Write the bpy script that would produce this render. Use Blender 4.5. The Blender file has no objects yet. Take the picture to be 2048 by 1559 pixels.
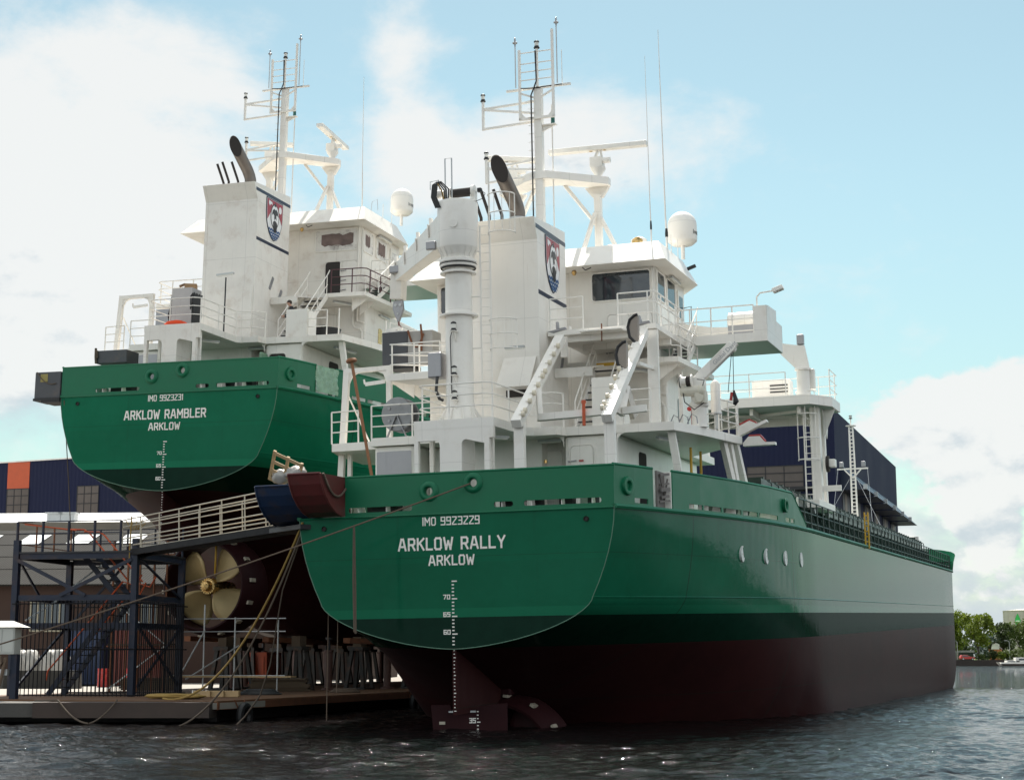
import bpy, bmesh, math, random
from mathutils import Vector as V, Matrix, noise as mnoise
from mathutils.geometry import tessellate_polygon
random.seed(7)
SC = bpy.context.scene
COL = SC.collection
rad = math.radians
# ------------------------------------------------------------------ camera
CAM_H = 2.06
FPX = 3320.28            # focal length in pixels of the 2048 px wide photograph
PITCH = math.atan(536.47 / FPX)
cam = bpy.data.cameras.new('camera'); camo = bpy.data.objects.new('camera', cam)
COL.objects.link(camo); SC.camera = camo
cam.sensor_width = 36; cam.lens = FPX / 2048 * 36
cam.clip_start = 0.5; cam.clip_end = 6000
camo.location = (0, 0, CAM_H); camo.rotation_euler = (math.pi / 2 + PITCH, 0, 0)
# ------------------------------------------------------------------ light
SUN_AZ, SUN_EL = rad(2), rad(54)          # azimuth to the right of the view direction
sun = bpy.data.lights.new('sun', 'SUN'); suno = bpy.data.objects.new('sun', sun); COL.objects.link(suno)
sun.energy = 4.2; sun.angle = rad(0.55); sun.color = (1, .95, .87)
suno.rotation_euler = (math.pi / 2 - SUN_EL, 0, math.pi - SUN_AZ)
SC.view_settings.view_transform = 'Standard'; SC.view_settings.look = 'None'
SC.view_settings.exposure = 0.90; SC.view_settings.gamma = 1
SC.view_settings.use_curve_mapping = False
# ------------------------------------------------------------------ sky
world = bpy.data.worlds.new('World'); SC.world = world; world.use_nodes = True
nt = world.node_tree; nt.nodes.clear()
def N(t, kind, **kw):
    n = t.nodes.new(kind)
    for k, v in kw.items(): setattr(n, k, v)
    return n
class X:                                    # tiny expression builder over Math nodes
    def __init__(s, t, sock): s.t, s.s = t, sock
    def op(s, o, b=None, c=None, clamp=False):
        n = N(s.t, 'ShaderNodeMath', operation=o); n.use_clamp = clamp
        for i, q in enumerate((s, b, c)):
            if q is None: continue
            if isinstance(q, X): s.t.links.new(q.s, n.inputs[i])
            else: n.inputs[i].default_value = q
        return X(s.t, n.outputs[0])
    def __add__(s, o): return s.op('ADD', o)
    def __sub__(s, o): return s.op('SUBTRACT', o)
    def __mul__(s, o): return s.op('MULTIPLY', o)
    def __truediv__(s, o): return s.op('DIVIDE', o)
def smooth(x, a, b):
    n = N(x.t, 'ShaderNodeMapRange', interpolation_type='SMOOTHSTEP')
    x.t.links.new(x.s, n.inputs[0]); n.inputs[1].default_value = a; n.inputs[2].default_value = b
    return X(x.t, n.outputs[0])
tc = N(nt, 'ShaderNodeTexCoord')
sep = N(nt, 'ShaderNodeSeparateXYZ'); nt.links.new(tc.outputs['Generated'], sep.inputs[0])
dx, dy, dz = (X(nt, sep.outputs[i]) for i in range(3))
az = dx.op('ARCTAN2', dy)                   # radians right of +Y
el = dz.op('ARCSINE')
def noise_n(t, vec, scale, detail=5, rough=.55, dim='3D', dist=0):
    n = N(t, 'ShaderNodeTexNoise', noise_dimensions=dim)
    if vec is not None: t.links.new(vec, n.inputs['Vector'])
    n.inputs['Scale'].default_value = scale; n.inputs['Detail'].default_value = detail
    n.inputs['Roughness'].default_value = rough; n.inputs['Distortion'].default_value = dist
    return X(t, n.outputs[0])
mp = N(nt, 'ShaderNodeMapping'); nt.links.new(tc.outputs['Generated'], mp.inputs[0]); mp.inputs['Scale'].default_value = (1, 1, 1.7)
n1 = noise_n(nt, mp.outputs[0], 7.5, 8, .6, dist=.3)
n2 = noise_n(nt, mp.outputs[0], 26, 6, .62)
nc = noise_n(nt, mp.outputs[0], 15, 8, .58, dist=.15)
mp2 = N(nt, 'ShaderNodeMapping'); nt.links.new(tc.outputs['Generated'], mp2.inputs[0]); mp2.inputs['Scale'].default_value = (1, 1, 1.7); mp2.inputs['Location'].default_value = (-.006, 0, .022)
nu = noise_n(nt, mp2.outputs[0], 15, 6, .58, dist=.15)
n3 = noise_n(nt, mp.outputs[0], 2.2, 4, .5)
def blob(px, py, sx, sy, amp, rot=0):       # soft cloud bank in the direction of a point of the sky
    a0 = (px - 1024) / FPX; e0 = math.atan((1316 - py) / FPX) ; c, s = math.cos(rot), math.sin(rot)
    u = (az - a0) * (FPX / sx); v = (el - e0) * (FPX / sy)
    uu = u * c + v * s; vv = v * c - u * s
    return (uu * uu + vv * vv).op('MULTIPLY', -1).op('EXPONENT') * amp
dens = blob(40, 420, 420, 330, .85) + blob(250, 620, 380, 220, .62) + blob(300, 120, 260, 120, .40) + blob(430, 300, 130, 200, .25)
dens = dens + blob(800, 130, 80, 210, .55) + blob(860, 300, 170, 90, .48) + blob(1240, 230, 300, 150, .50) + blob(1130, 330, 330, 120, .35)
cum = blob(1930, 820, 170, 85, .95) + blob(2010, 890, 150, 95, .75) + blob(1780, 900, 130, 60, .4) + blob(1945, 1090, 80, 50, .8) + blob(1960, 1010, 260, 80, .45) + blob(2000, 1190, 300, 50, .6)
front = smooth(dy, .55, .85)
cmask = smooth(cum * 1.25 + (nc - .5) * 2.3, .50, .78) * front
gen = smooth(n3, .40, .62) * .95 * (front * -1 + 1)
low = (el.op('ABSOLUTE') * -8.5).op('EXPONENT') * 1.0
dens = dens * front + gen + low
mask = smooth(dens + (n1 - .5) * 1.5 + (n2 - .5) * .55, .24, .80).op('MAXIMUM', cmask)
skyt = N(nt, 'ShaderNodeTexSky', sky_type='NISHITA'); skyt.sun_disc = False
skyt.sun_elevation = SUN_EL; skyt.sun_rotation = SUN_AZ; skyt.air_density = 1.0; skyt.dust_density = .35; skyt.ozone_density = 1.2
bg = N(nt, 'ShaderNodeBackground'); bg.inputs[1].default_value = .086
tint = N(nt, 'ShaderNodeMix', data_type='RGBA', blend_type='MULTIPLY'); tint.inputs[0].default_value = 1; tint.inputs[7].default_value = (.93, 1.07, .84, 1)
nt.links.new(skyt.outputs[0], tint.inputs[6]); hs = N(nt, 'ShaderNodeHueSaturation'); hs.inputs['Saturation'].default_value = .86; nt.links.new(tint.outputs[2], hs.inputs['Color']); vm = N(nt, 'ShaderNodeVectorMath', operation='SCALE'); nt.links.new(hs.outputs[0], vm.inputs[0]); nt.links.new((smooth(el, .0, .30) * .22 + .68).s, vm.inputs['Scale']); nt.links.new(vm.outputs[0], bg.inputs[0])
cl = N(nt, 'ShaderNodeBackground'); cl.inputs[1].default_value = 1.0
ramp = N(nt, 'ShaderNodeMix', data_type='RGBA')
shade = smooth((n1 - .5) * 1.1 + (n2 - .5) * .5 + el * 2.3 + (nc - nu) * 1.6 + cmask * .26, .04, .46)
nt.links.new(shade.s, ramp.inputs[0]); ramp.inputs[6].default_value = (.33, .37, .40, 1); ramp.inputs[7].default_value = (.485, .49, .485, 1)
nt.links.new(ramp.outputs[2], cl.inputs[0]); nt.links.new((front * -.85 + 1.85).s, cl.inputs[1])
mx = N(nt, 'ShaderNodeMixShader'); nt.links.new((mask * .94).s, mx.inputs[0])
nt.links.new(bg.outputs[0], mx.inputs[1]); nt.links.new(cl.outputs[0], mx.inputs[2])
wo = N(nt, 'ShaderNodeOutputWorld'); nt.links.new(mx.outputs[0], wo.inputs[0])
# ------------------------------------------------------------------ materials
MATS = {}
def mat(name, col, rough=.5, metal=0., var=.08, scale=1.3, bump=0., bscale=30., streak=0., dirt=None, spec=.5, coat=0., emis=None, seams=0., rust=0.):
    if name in MATS: return MATS[name]
    m = bpy.data.materials.new(name); m.use_nodes = True; t = m.node_tree
    b = t.nodes['Principled BSDF']; MATS[name] = m
    b.inputs['Roughness'].default_value = rough; b.inputs['Metallic'].default_value = metal
    b.inputs['Specular IOR Level'].default_value = spec; b.inputs['Coat Weight'].default_value = coat
    co = N(t, 'ShaderNodeTexCoord').outputs['Object']
    n = noise_n(t, co, scale, 6, .6)
    fac = (n - .5) * (var * 3.2) + 1
    if streak:
        mpn = N(t, 'ShaderNodeMapping'); t.links.new(co, mpn.inputs[0]); mpn.inputs['Scale'].default_value = (5, 5, .35)
        fac = fac - smooth(noise_n(t, mpn.outputs[0], 1.6, 5, .65), .55, .8) * streak
    mul = N(t, 'ShaderNodeMix', data_type='RGBA', blend_type='MULTIPLY'); mul.inputs[0].default_value = 1
    mul.inputs[6].default_value = (*col, 1)
    cmb = N(t, 'ShaderNodeCombineColor')
    for i in range(3): t.links.new(fac.s, cmb.inputs[i])
    t.links.new(cmb.outputs[0], mul.inputs[7]); out = mul.outputs[2]
    if seams:
        sx = N(t, 'ShaderNodeSeparateXYZ'); t.links.new(co, sx.inputs[0]); ln = None
        for i_, per, w_ in ((2, 2.43, .0035), (0, 1.87, .0040), (1, 2.21, .0040)):
            q_ = ((X(t, sx.outputs[i_]) * (1 / per)).op('FRACT') - .5).op('ABSOLUTE').op('LESS_THAN', w_); ln = q_ if ln is None else ln.op('MAXIMUM', q_)
        sm = N(t, 'ShaderNodeMix', data_type='RGBA'); sm.inputs[7].default_value = (.40, .38, .34, 1); t.links.new((ln * seams).s, sm.inputs[0]); t.links.new(out, sm.inputs[6]); out = sm.outputs[2]
    if rust:
        mr = N(t, 'ShaderNodeMapping'); t.links.new(co, mr.inputs[0]); mr.inputs['Scale'].default_value = (7, 7, .45)
        rm_ = N(t, 'ShaderNodeMix', data_type='RGBA'); rm_.inputs[7].default_value = (.36, .22, .12, 1)
        t.links.new((smooth(noise_n(t, mr.outputs[0], 1.3, 5, .62), .64, .80) * rust).s, rm_.inputs[0]); t.links.new(out, rm_.inputs[6]); out = rm_.outputs[2]
    if dirt:
        dm = N(t, 'ShaderNodeMix', data_type='RGBA'); dm.inputs[7].default_value = (*dirt[0], 1)
        t.links.new((smooth(noise_n(t, co, dirt[2], 7, .68), .5, .72) * dirt[1]).s, dm.inputs[0]); t.links.new(out, dm.inputs[6]); out = dm.outputs[2]
    t.links.new(out, b.inputs['Base Color'])
    rn = (n - .5) * .25 + rough; t.links.new(rn.op('MAXIMUM', .03).s, b.inputs['Roughness'])
    if bump:
        bp = N(t, 'ShaderNodeBump'); bp.inputs['Strength'].default_value = bump; bp.inputs['Distance'].default_value = .02
        t.links.new(noise_n(t, co, bscale, 4, .6).s, bp.inputs['Height']); t.links.new(bp.outputs[0], b.inputs['Normal'])
    return m
WHITE = mat('white_paint', (.82, .79, .735), .38, var=.035, scale=.9, streak=.07, dirt=((.55, .48, .38), .25, 1.1), seams=.35, rust=.22)
OLDW = mat('primed_white_paint', (.78, .745, .685), .5, var=.06, scale=1.6, streak=.10, dirt=((.50, .40, .32), .40, 1.3), seams=.45, rust=.4)
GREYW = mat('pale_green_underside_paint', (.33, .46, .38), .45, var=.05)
DECK = mat('green_deck_paint', (.03, .12, .075), .6, var=.15)
DGREEN = mat('dark_green_paint', (.005, .022, .015), .4, var=.12)
GREEN = mat('bright_green_paint', (.008, .135, .064), .4, var=.07, streak=.06, spec=.25)
STEEL = mat('grey_steel', (.30, .30, .31), .4, .6, var=.1, streak=.12)
DSTEEL = mat('dark_steel', (.022, .022, .025), .55, .2, var=.2)
BLACK = mat('black_rubber', (.013, .013, .014), .55, var=.2)
PIPE = mat('sooty_metal', (.17, .145, .125), .42, .55, var=.2, scale=3)
SOOT_SHADE = mat('soot_and_shade', (.035, .030, .028), .9, var=.2)  # sooty black, also painted as shade in open doorways and slots
GLASS = mat('dark_window_glass', (.018, .026, .032), .05, var=.3, scale=2.5, spec=.8)
FROST = mat('whitewashed_glass', (.72, .70, .66), .6, var=.06, dirt=((.16, .12, .11), .9, 1.0))
NAVYP = mat('navy_stripe_paint', (.013, .022, .05), .35)
REDP = mat('red_paint', (.42, .035, .03), .4, var=.1)
ORANGE = mat('orange_paint', (.50, .08, .02), .45, var=.12)
ORCLOTH = mat('orange_cloth', (.80, .08, .02), .8, var=.15)
YELLOW = mat('yellow_paint', (.62, .36, .02), .45, var=.1)
BRASS = mat('brass', (.60, .40, .16), .28, .9, var=.15, scale=4)
BRONZE = mat('propeller_bronze', (.42, .31, .145), .40, .3, var=.12, scale=2)
MAROON = mat('maroon_antifouling', (.026, .007, .0085), .6, var=.12, streak=.15, spec=.12)
BARS = mat('black_bar_paint', (.006, .006, .008), .7, var=.1, spec=.2)
BLUE = mat('tower_blue_paint', (.005, .011, .030), .6, var=.2, dirt=((.08, .04, .025), .5, 1.5))
SKIPB = mat('skip_blue_paint', (.008, .026, .07), .5, var=.15, dirt=((.06, .04, .03), .6, 1.6))
SKIPR = mat('skip_maroon_paint', (.11, .022, .022), .5, var=.15, dirt=((.05, .03, .025), .5, 1.6))
RUST = mat('rusty_steel', (.17, .065, .03), .85, var=.3, scale=3)
RUSTP = mat('rust_brown_pole_paint', (.28, .12, .05), .6, var=.25, scale=3)
ALU = mat('weathered_aluminium', (.46, .41, .33), .5, .3, var=.1)
GALV = mat('galvanised_steel', (.46, .47, .47), .42, .5, var=.12)
WOOD = mat('pallet_wood', (.42, .29, .15), .75, var=.2, scale=4)
CARD = mat('cardboard', (.34, .21, .11), .85, var=.12)
CONC = mat('weathered_concrete', (.075, .07, .063), .85, var=.2, scale=1.0, bump=.3, dirt=((.10, .09, .08), .6, .8))
PAVE = mat('pale_paving', (.36, .33, .29), .9, var=.14, scale=.6, bump=.15)
PLANK = mat('orange_brown_decking', (.12, .055, .022), .75, var=.3, scale=1.2, dirt=((.12, .08, .05), .6, .5))
TRESTLE = mat('trestle_grey_steel', (.040, .038, .035), .6, .2, var=.2, dirt=((.16, .07, .03), .6, 2))
ROPEY = mat('yellow_rope', (.30, .19, .05), .9, var=.2, scale=12)
ROPED = mat('dark_rope', (.10, .075, .055), .9, var=.2, scale=12)
ROPEB = mat('brown_rope', (.12, .085, .06), .9, var=.2, scale=12)
PLAST = mat('white_plastic_bags', (.36, .345, .32), .5, var=.1, bump=.5, bscale=8)
SKIN = mat('skin', (.48, .27, .19), .55)
CLOTH = mat('dark_work_clothes', (.022, .022, .027), .9)
HAIR = mat('dark_brown_hair', (.035, .02, .013), .7)
HOSE = mat('dark_rubber_hose', (.02, .02, .02), .5)
FILM = mat('green_tinted_plastic_film', (.20, .34, .23), .28, var=.22, scale=2.4, bump=1.0, bscale=5, streak=.3)
NAVALU = mat('dark_grey_container_paint', (.055, .058, .065), .5, var=.15, dirt=((.12, .09, .07), .4, 1.6))
# ------------------------------------------------------------------ mesh building
def vv(*a): return V(a[0]) if len(a) == 1 else V(a)
class MB:
    def __init__(s): s.v = []; s.f = []
    def add(s, vs, fs):
        o = len(s.v); s.v += [tuple(q) for q in vs]; s.f += [tuple(i + o for i in f) for f in fs]; return s
    def box(s, x0, x1, y0, y1, z0, z1):
        return s.add([(x0, y0, z0), (x1, y0, z0), (x1, y1, z0), (x0, y1, z0), (x0, y0, z1), (x1, y0, z1), (x1, y1, z1), (x0, y1, z1)],
                     [(0, 3, 2, 1), (4, 5, 6, 7), (0, 1, 5, 4), (1, 2, 6, 5), (2, 3, 7, 6), (3, 0, 4, 7)])
    def bar(s, p, q, w, h=None, up=(0, 0, 1)):
        p, q = V(p), V(q); h = h or w; d = (q - p).normalized(); up = V(up)
        if abs(d.dot(up)) > .98: up = V((0, 1, 0))
        a = d.cross(up).normalized() * w / 2; b = a.cross(d).normalized() * h / 2
        return s.add([p - a - b, p + a - b, p + a + b, p - a + b, q - a - b, q + a - b, q + a + b, q - a + b],
                     [(0, 3, 2, 1), (4, 5, 6, 7), (0, 1, 5, 4), (1, 2, 6, 5), (2, 3, 7, 6), (3, 0, 4, 7)])
    def tube(s, pts, r, n=6, closed=False, rads=None):
        pts = [V(p) for p in pts]; L = len(pts); o = len(s.v); up = None
        for i, p in enumerate(pts):
            a = pts[i - 1] if (i or closed) else p; b = pts[(i + 1) % L] if (i < L - 1 or closed) else p
            d = (b - a); d = d.normalized() if d.length > 1e-9 else V((0, 0, 1))
            if up is None: up = V((0, 0, 1)) if abs(d.z) < .9 else V((1, 0, 0))
            x = d.cross(up).normalized(); y = x.cross(d).normalized(); up = y
            rr = rads[i] if rads else r
            for k in range(n):
                an = 2 * math.pi * k / n; s.v.append(tuple(p + x * math.cos(an) * rr + y * math.sin(an) * rr))
        for i in range(L if closed else L - 1):
            for k in range(n):
                a = o + i * n; b = o + ((i + 1) % L) * n
                s.f.append((a + k, a + (k + 1) % n, b + (k + 1) % n, b + k))
        if not closed:
            s.f.append(tuple(o + k for k in range(n))[::-1]); s.f.append(tuple(o + (L - 1) * n + k for k in range(n)))
        return s
    def lathe(s, prof, org=(0, 0, 0), axis=(0, 0, 1), n=24, cap=True):
        ax = V(axis).normalized(); t = V((1, 0, 0)) if abs(ax.x) < .9 else V((0, 1, 0))
        x = ax.cross(t).normalized(); y = ax.cross(x); o = len(s.v); org = V(org)
        for r, h in prof:
            for k in range(n):
                an = 2 * math.pi * k / n; s.v.append(tuple(org + ax * h + x * math.cos(an) * r + y * math.sin(an) * r))
        for i in range(len(prof) - 1):
            for k in range(n):
                a = o + i * n; b = a + n; s.f.append((a + k, a + (k + 1) % n, b + (k + 1) % n, b + k))
        if cap:
            s.f.append(tuple(o + k for k in range(n))[::-1]); s.f.append(tuple(o + (len(prof) - 1) * n + k for k in range(n)))
        return s
    def plate(s, outline, vec, holes=(), fn=None):
        """flat polygon (with holes) given as 2-D or 3-D points, given a thickness by vec; fn maps 2-D to 3-D"""
        vec = V(vec); loops = [[V(fn(*q)) if fn else V(q) for q in lp] for lp in (outline, *holes)]
        tris = tessellate_polygon(loops); flat = [q for lp in loops for q in lp]; n = len(flat)
        fs = [tuple(t) for t in tris] + [tuple(i + n for i in t[::-1]) for t in tris]
        o = 0
        for lp in loops:
            m = len(lp)
            for i in range(m): fs.append((o + i, o + (i + 1) % m, o + (i + 1) % m + n, o + i + n))
            o += m
        return s.add(flat + [q + vec for q in flat], fs)
    def grid(s, rows, close_u=False):
        o = len(s.v); m = len(rows[0])
        for r in rows: s.v += [tuple(p) for p in r]
        for i in range(len(rows) - 1):
            for k in range(m if close_u else m - 1):
                a = o + i * m; b = a + m; s.f.append((a + k, a + (k + 1) % m, b + (k + 1) % m, b + k))
        return s
    def build(s, name, m, parent=None, smooth=False, fix=True, bevel=0, loc=None):
        me = bpy.data.meshes.new(name); me.from_pydata(s.v, [], s.f)
        if fix:
            bm = bmesh.new(); bm.from_mesh(me); bmesh.ops.recalc_face_normals(bm, faces=bm.faces); bm.to_mesh(me); bm.free()
        me.materials.append(m); o = bpy.data.objects.new(name, me); COL.objects.link(o)
        if parent: o.parent = parent
        if loc is not None: o.location = loc
        if smooth:
            me.polygons.foreach_set('use_smooth', [True] * len(me.polygons))
            try: me.set_sharp_from_angle(angle=rad(38))
            except Exception: pass
        if bevel:
            bv = o.modifiers.new('bevel', 'BEVEL'); bv.width = bevel; bv.segments = 2; bv.limit_method = 'ANGLE'
        return o
def rrect(x0, x1, y0, y1, r, n=4, corners=(1, 1, 1, 1)):
    p = []
    for i, (cx, cy, a) in enumerate(((x1 - r, y1 - r, 0), (x0 + r, y1 - r, 90), (x0 + r, y0 + r, 180), (x1 - r, y0 + r, 270))):
        if corners[i]: p += [(cx + r * math.cos(rad(a + 90 * k / n)), cy + r * math.sin(rad(a + 90 * k / n))) for k in range(n + 1)]
        else: p.append([(x1, y1), (x0, y1), (x0, y0), (x1, y0)][i])
    return p
def circle(cx, cy, r, n=20): return [(cx + r * math.cos(2 * math.pi * k / n), cy + r * math.sin(2 * math.pi * k / n)) for k in range(n)]
def tag(o, label=None, cat=None, group=None, kind=None):
    if label: o['label'] = label
    if cat: o['category'] = cat
    if group: o['group'] = group
    if kind: o['kind'] = kind
    return o
def thing(name, label, cat, loc=(0, 0, 0), rz=0, group=None, frame=None):
    o = bpy.data.objects.new(name, None); COL.objects.link(o); o.empty_display_size = .3
    M = Matrix.Translation(loc) @ Matrix.Rotation(rz, 4, 'Z')
    o.matrix_world = (frame @ M) if frame is not None else M
    return tag(o, label, cat, group)
def copy_tree(o, parent=None):
    c = o.copy(); COL.objects.link(c)
    if parent: c.parent = parent
    for ch in list(o.children): copy_tree(ch, c)
    return c
def at(px, py, Y):                           # the point at depth Y seen at a photo pixel
    x = (px - 1024) / FPX; v = -(py - 779.5) / FPX; c, s = math.cos(PITCH), math.sin(PITCH)
    k = Y / (c - v * s); return V((x * k, Y, CAM_H + (s + v * c) * k))
def catenary(a, b, sag, n=14):
    a, b = V(a), V(b); return [a.lerp(b, i / n) - V((0, 0, sag * 4 * (i / n) * (1 - i / n))) for i in range(n + 1)]
# letters as strokes in a box 0..w by 0..1
LET = {'A': (.72, [[(0, 0), (.27, 1), (.45, 1), (.72, 0)], [(.12, .3), (.6, .3)]]),
 'R': (.62, [[(0, 0), (0, 1), (.48, 1), (.6, .88), (.6, .58), (.48, .46), (0, .46)], [(.34, .46), (.62, 0)]]),
 'K': (.62, [[(0, 0), (0, 1)], [(.62, 1), (.02, .46)], [(.22, .62), (.62, 0)]]),
 'L': (.55, [[(0, 1), (0, 0), (.55, 0)]]),
 'O': (.62, [[(.12, 0), (0, .14), (0, .86), (.12, 1), (.5, 1), (.62, .86), (.62, .14), (.5, 0), (.12, 0)]]),
 'W': (.86, [[(0, 1), (.2, 0), (.43, .7), (.66, 0), (.86, 1)]]),
 'Y': (.66, [[(0, 1), (.33, .45), (.66, 1)], [(.33, .45), (.33, 0)]]),
 'M': (.76, [[(0, 0), (0, 1), (.38, .4), (.76, 1), (.76, 0)]]),
 'B': (.62, [[(0, 0), (0, 1), (.46, 1), (.58, .88), (.58, .64), (.46, .53), (0, .53)], [(.46, .53), (.62, .4), (.62, .12), (.5, 0), (0, 0)]]),
 'E': (.54, [[(.54, 0), (0, 0), (0, 1), (.54, 1)], [(0, .52), (.46, .52)]]),
 'I': (.0, [[(0, 0), (0, 1)]]),
 '0': (.6, [[(0, 0), (0, 1), (.6, 1), (.6, 0), (0, 0)]]),
 '1': (.12, [[(.0, .85), (.12, 1), (.12, 0)]]),
 '2': (.6, [[(0, 1), (.6, 1), (.6, .8), (0, .12), (0, 0), (.6, 0)]]),
 '3': (.6, [[(0, 1), (.6, 1), (.6, 0), (0, 0)], [(.15, .52), (.6, .52)]]),
 '5': (.6, [[(.6, 1), (0, 1), (0, .55), (.6, .55), (.6, 0), (0, 0)]]),
 '6': (.6, [[(.6, 1), (0, 1), (0, 0), (.6, 0), (.6, .52), (0, .52)]]),
 '7': (.6, [[(0, 1), (.6, 1), (.22, 0)]]),
 '9': (.6, [[(0, 0), (.6, 0), (.6, 1), (0, 1), (0, .5), (.6, .5)]]),
 ' ': (.3, [])}
def lettering(text, h, sw, fn, width=None, gap=.34, words=False):
    """stroke lettering; fn(u, v, d) maps to 3-D, d is how proud it stands"""
    adv = []; x = 0
    for ch in text: adv.append(x); x += LET[ch][0] + gap
    total = x - gap; k = (width / total) if width else h
    mb = MB(); d = .004; out = [mb]
    for ch, x0 in zip(text, adv):
        if ch == ' ' and words: mb = MB(); out.append(mb)
        for st in LET[ch][1]:
            for (a, b) in zip(st, st[1:]):
                p = V(((x0 + a[0] - total / 2) * k, a[1] * h)); q = V(((x0 + b[0] - total / 2) * k, b[1] * h))
                t = (q - p).normalized() * sw / 2; nn = V((-t.y, t.x))
                d += .0002
                c = [p - t - nn, q + t - nn, q + t + nn, p - t + nn]
                mb.plate([fn(*w, d) for w in c], V(fn(0, 0, .0)) - V(fn(0, 0, .003)))
    return out if words else mb
def font_mesh(text, size, extr=.004):
    cu = bpy.data.curves.new('txt', 'FONT'); cu.body = text; cu.size = size; cu.extrude = extr; cu.resolution_u = 3
    o = bpy.data.objects.new('txt', cu); COL.objects.link(o); dg = bpy.context.evaluated_depsgraph_get(); dg.update()
    me = bpy.data.meshes.new_from_object(o.evaluated_get(dg)); bpy.data.objects.remove(o); bpy.data.curves.remove(cu)
    mb = MB(); mb.v = [tuple(v.co) for v in me.vertices]; mb.f = [tuple(p.vertices) for p in me.polygons]
    bpy.data.meshes.remove(me); return mb
def railing(name, pts, parent, m, heights=(.38, .72, 1.05), step=1.3, r=.021, post=.026, posts=True, ends=True):
    """railing along a 3-D path: a line of posts and bars in one part"""
    mb = MB(); P = [V(p) for p in pts]
    for h in heights:
        mb.tube([p + V((0, 0, h)) for p in P], r if h < max(heights) else r * 1.15, 6)
    L = [0]
    for a, b in zip(P, P[1:]): L.append(L[-1] + (b - a).length)
    n = max(1, round(L[-1] / step)); marks = [L[-1] * i / n for i in range(n + 1)]
    for d in marks:
        i = max(k for k in range(len(L)) if L[k] <= d + 1e-6); i = min(i, len(P) - 2)
        p = P[i].lerp(P[i + 1], (d - L[i]) / max(1e-6, L[i + 1] - L[i]))
        mb.tube([p, p + V((0, 0, max(heights)))], post, 6)
    return mb.build(name, m, parent, smooth=True)
def RT(h, t, l, org):                        # heading right, bow-up trim, heel
    ch, sh = math.cos(h), math.sin(h); ct, st = math.cos(t), math.sin(t); c, s = math.cos(l), math.sin(l)
    M = Matrix(((ch, sh, 0), (-sh, ch, 0), (0, 0, 1))) @ Matrix(((1, 0, 0), (0, ct, -st), (0, st, ct))) @ Matrix(((c, 0, -s), (0, 1, 0), (s, 0, c)))
    M = M.to_4x4(); M.translation = org; return M
SHIP_A = RT(.33675645, .02508246, .01032652, (-1.568096, 48.11629, -3.246465))
SHIP_B = RT(.34180898, -.00466939, -.01454784, (-13.729697, 64.466348, 2.931979))
# ================================================================== ships
def interp(tab, y):
    if y <= tab[0][0]: return tab[0][1]
    for (a, b), (c, d) in zip(tab, tab[1:]):
        if y <= c: return b + (d - b) * (y - a) / (c - a)
    return tab[-1][1]
TB = [(0, 4.87), (1, 5.2), (2.05, 5.48), (3.34, 5.76), (5, 6.18), (7.8, 6.74), (9.5, 7.02), (11, 7.24), (14, 7.5), (17, 7.6), (80, 7.6), (82, 7.48), (84, 7.0), (86, 5.9), (88, 3.9), (89.4, 1.4), (90, .05)]
TC = [(0, 4.18), (2, 4.95), (4, 5.6), (6, 6.15), (8, 6.6), (11, 7.15), (14, 7.5), (17, 7.6), (80, 7.6), (82, 7.42), (84, 6.7), (86, 5.3), (88, 3.1), (89.4, .8), (90, .04)]
TZ = [(0, 5.57), (2, 4.9), (4, 4.2), (6, 3.4), (8, 2.5), (10, 1.2), (12, .3), (14, 0), (90, 0)]
TN = [(0, 1.62), (3, 1.4), (8, 1.5), (11, 1.8), (14, 2.2), (17, 3), (21, 7), (80, 7), (84, 3.5), (90, 2)]
ZK = 9.47; ZC = 6.96
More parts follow.
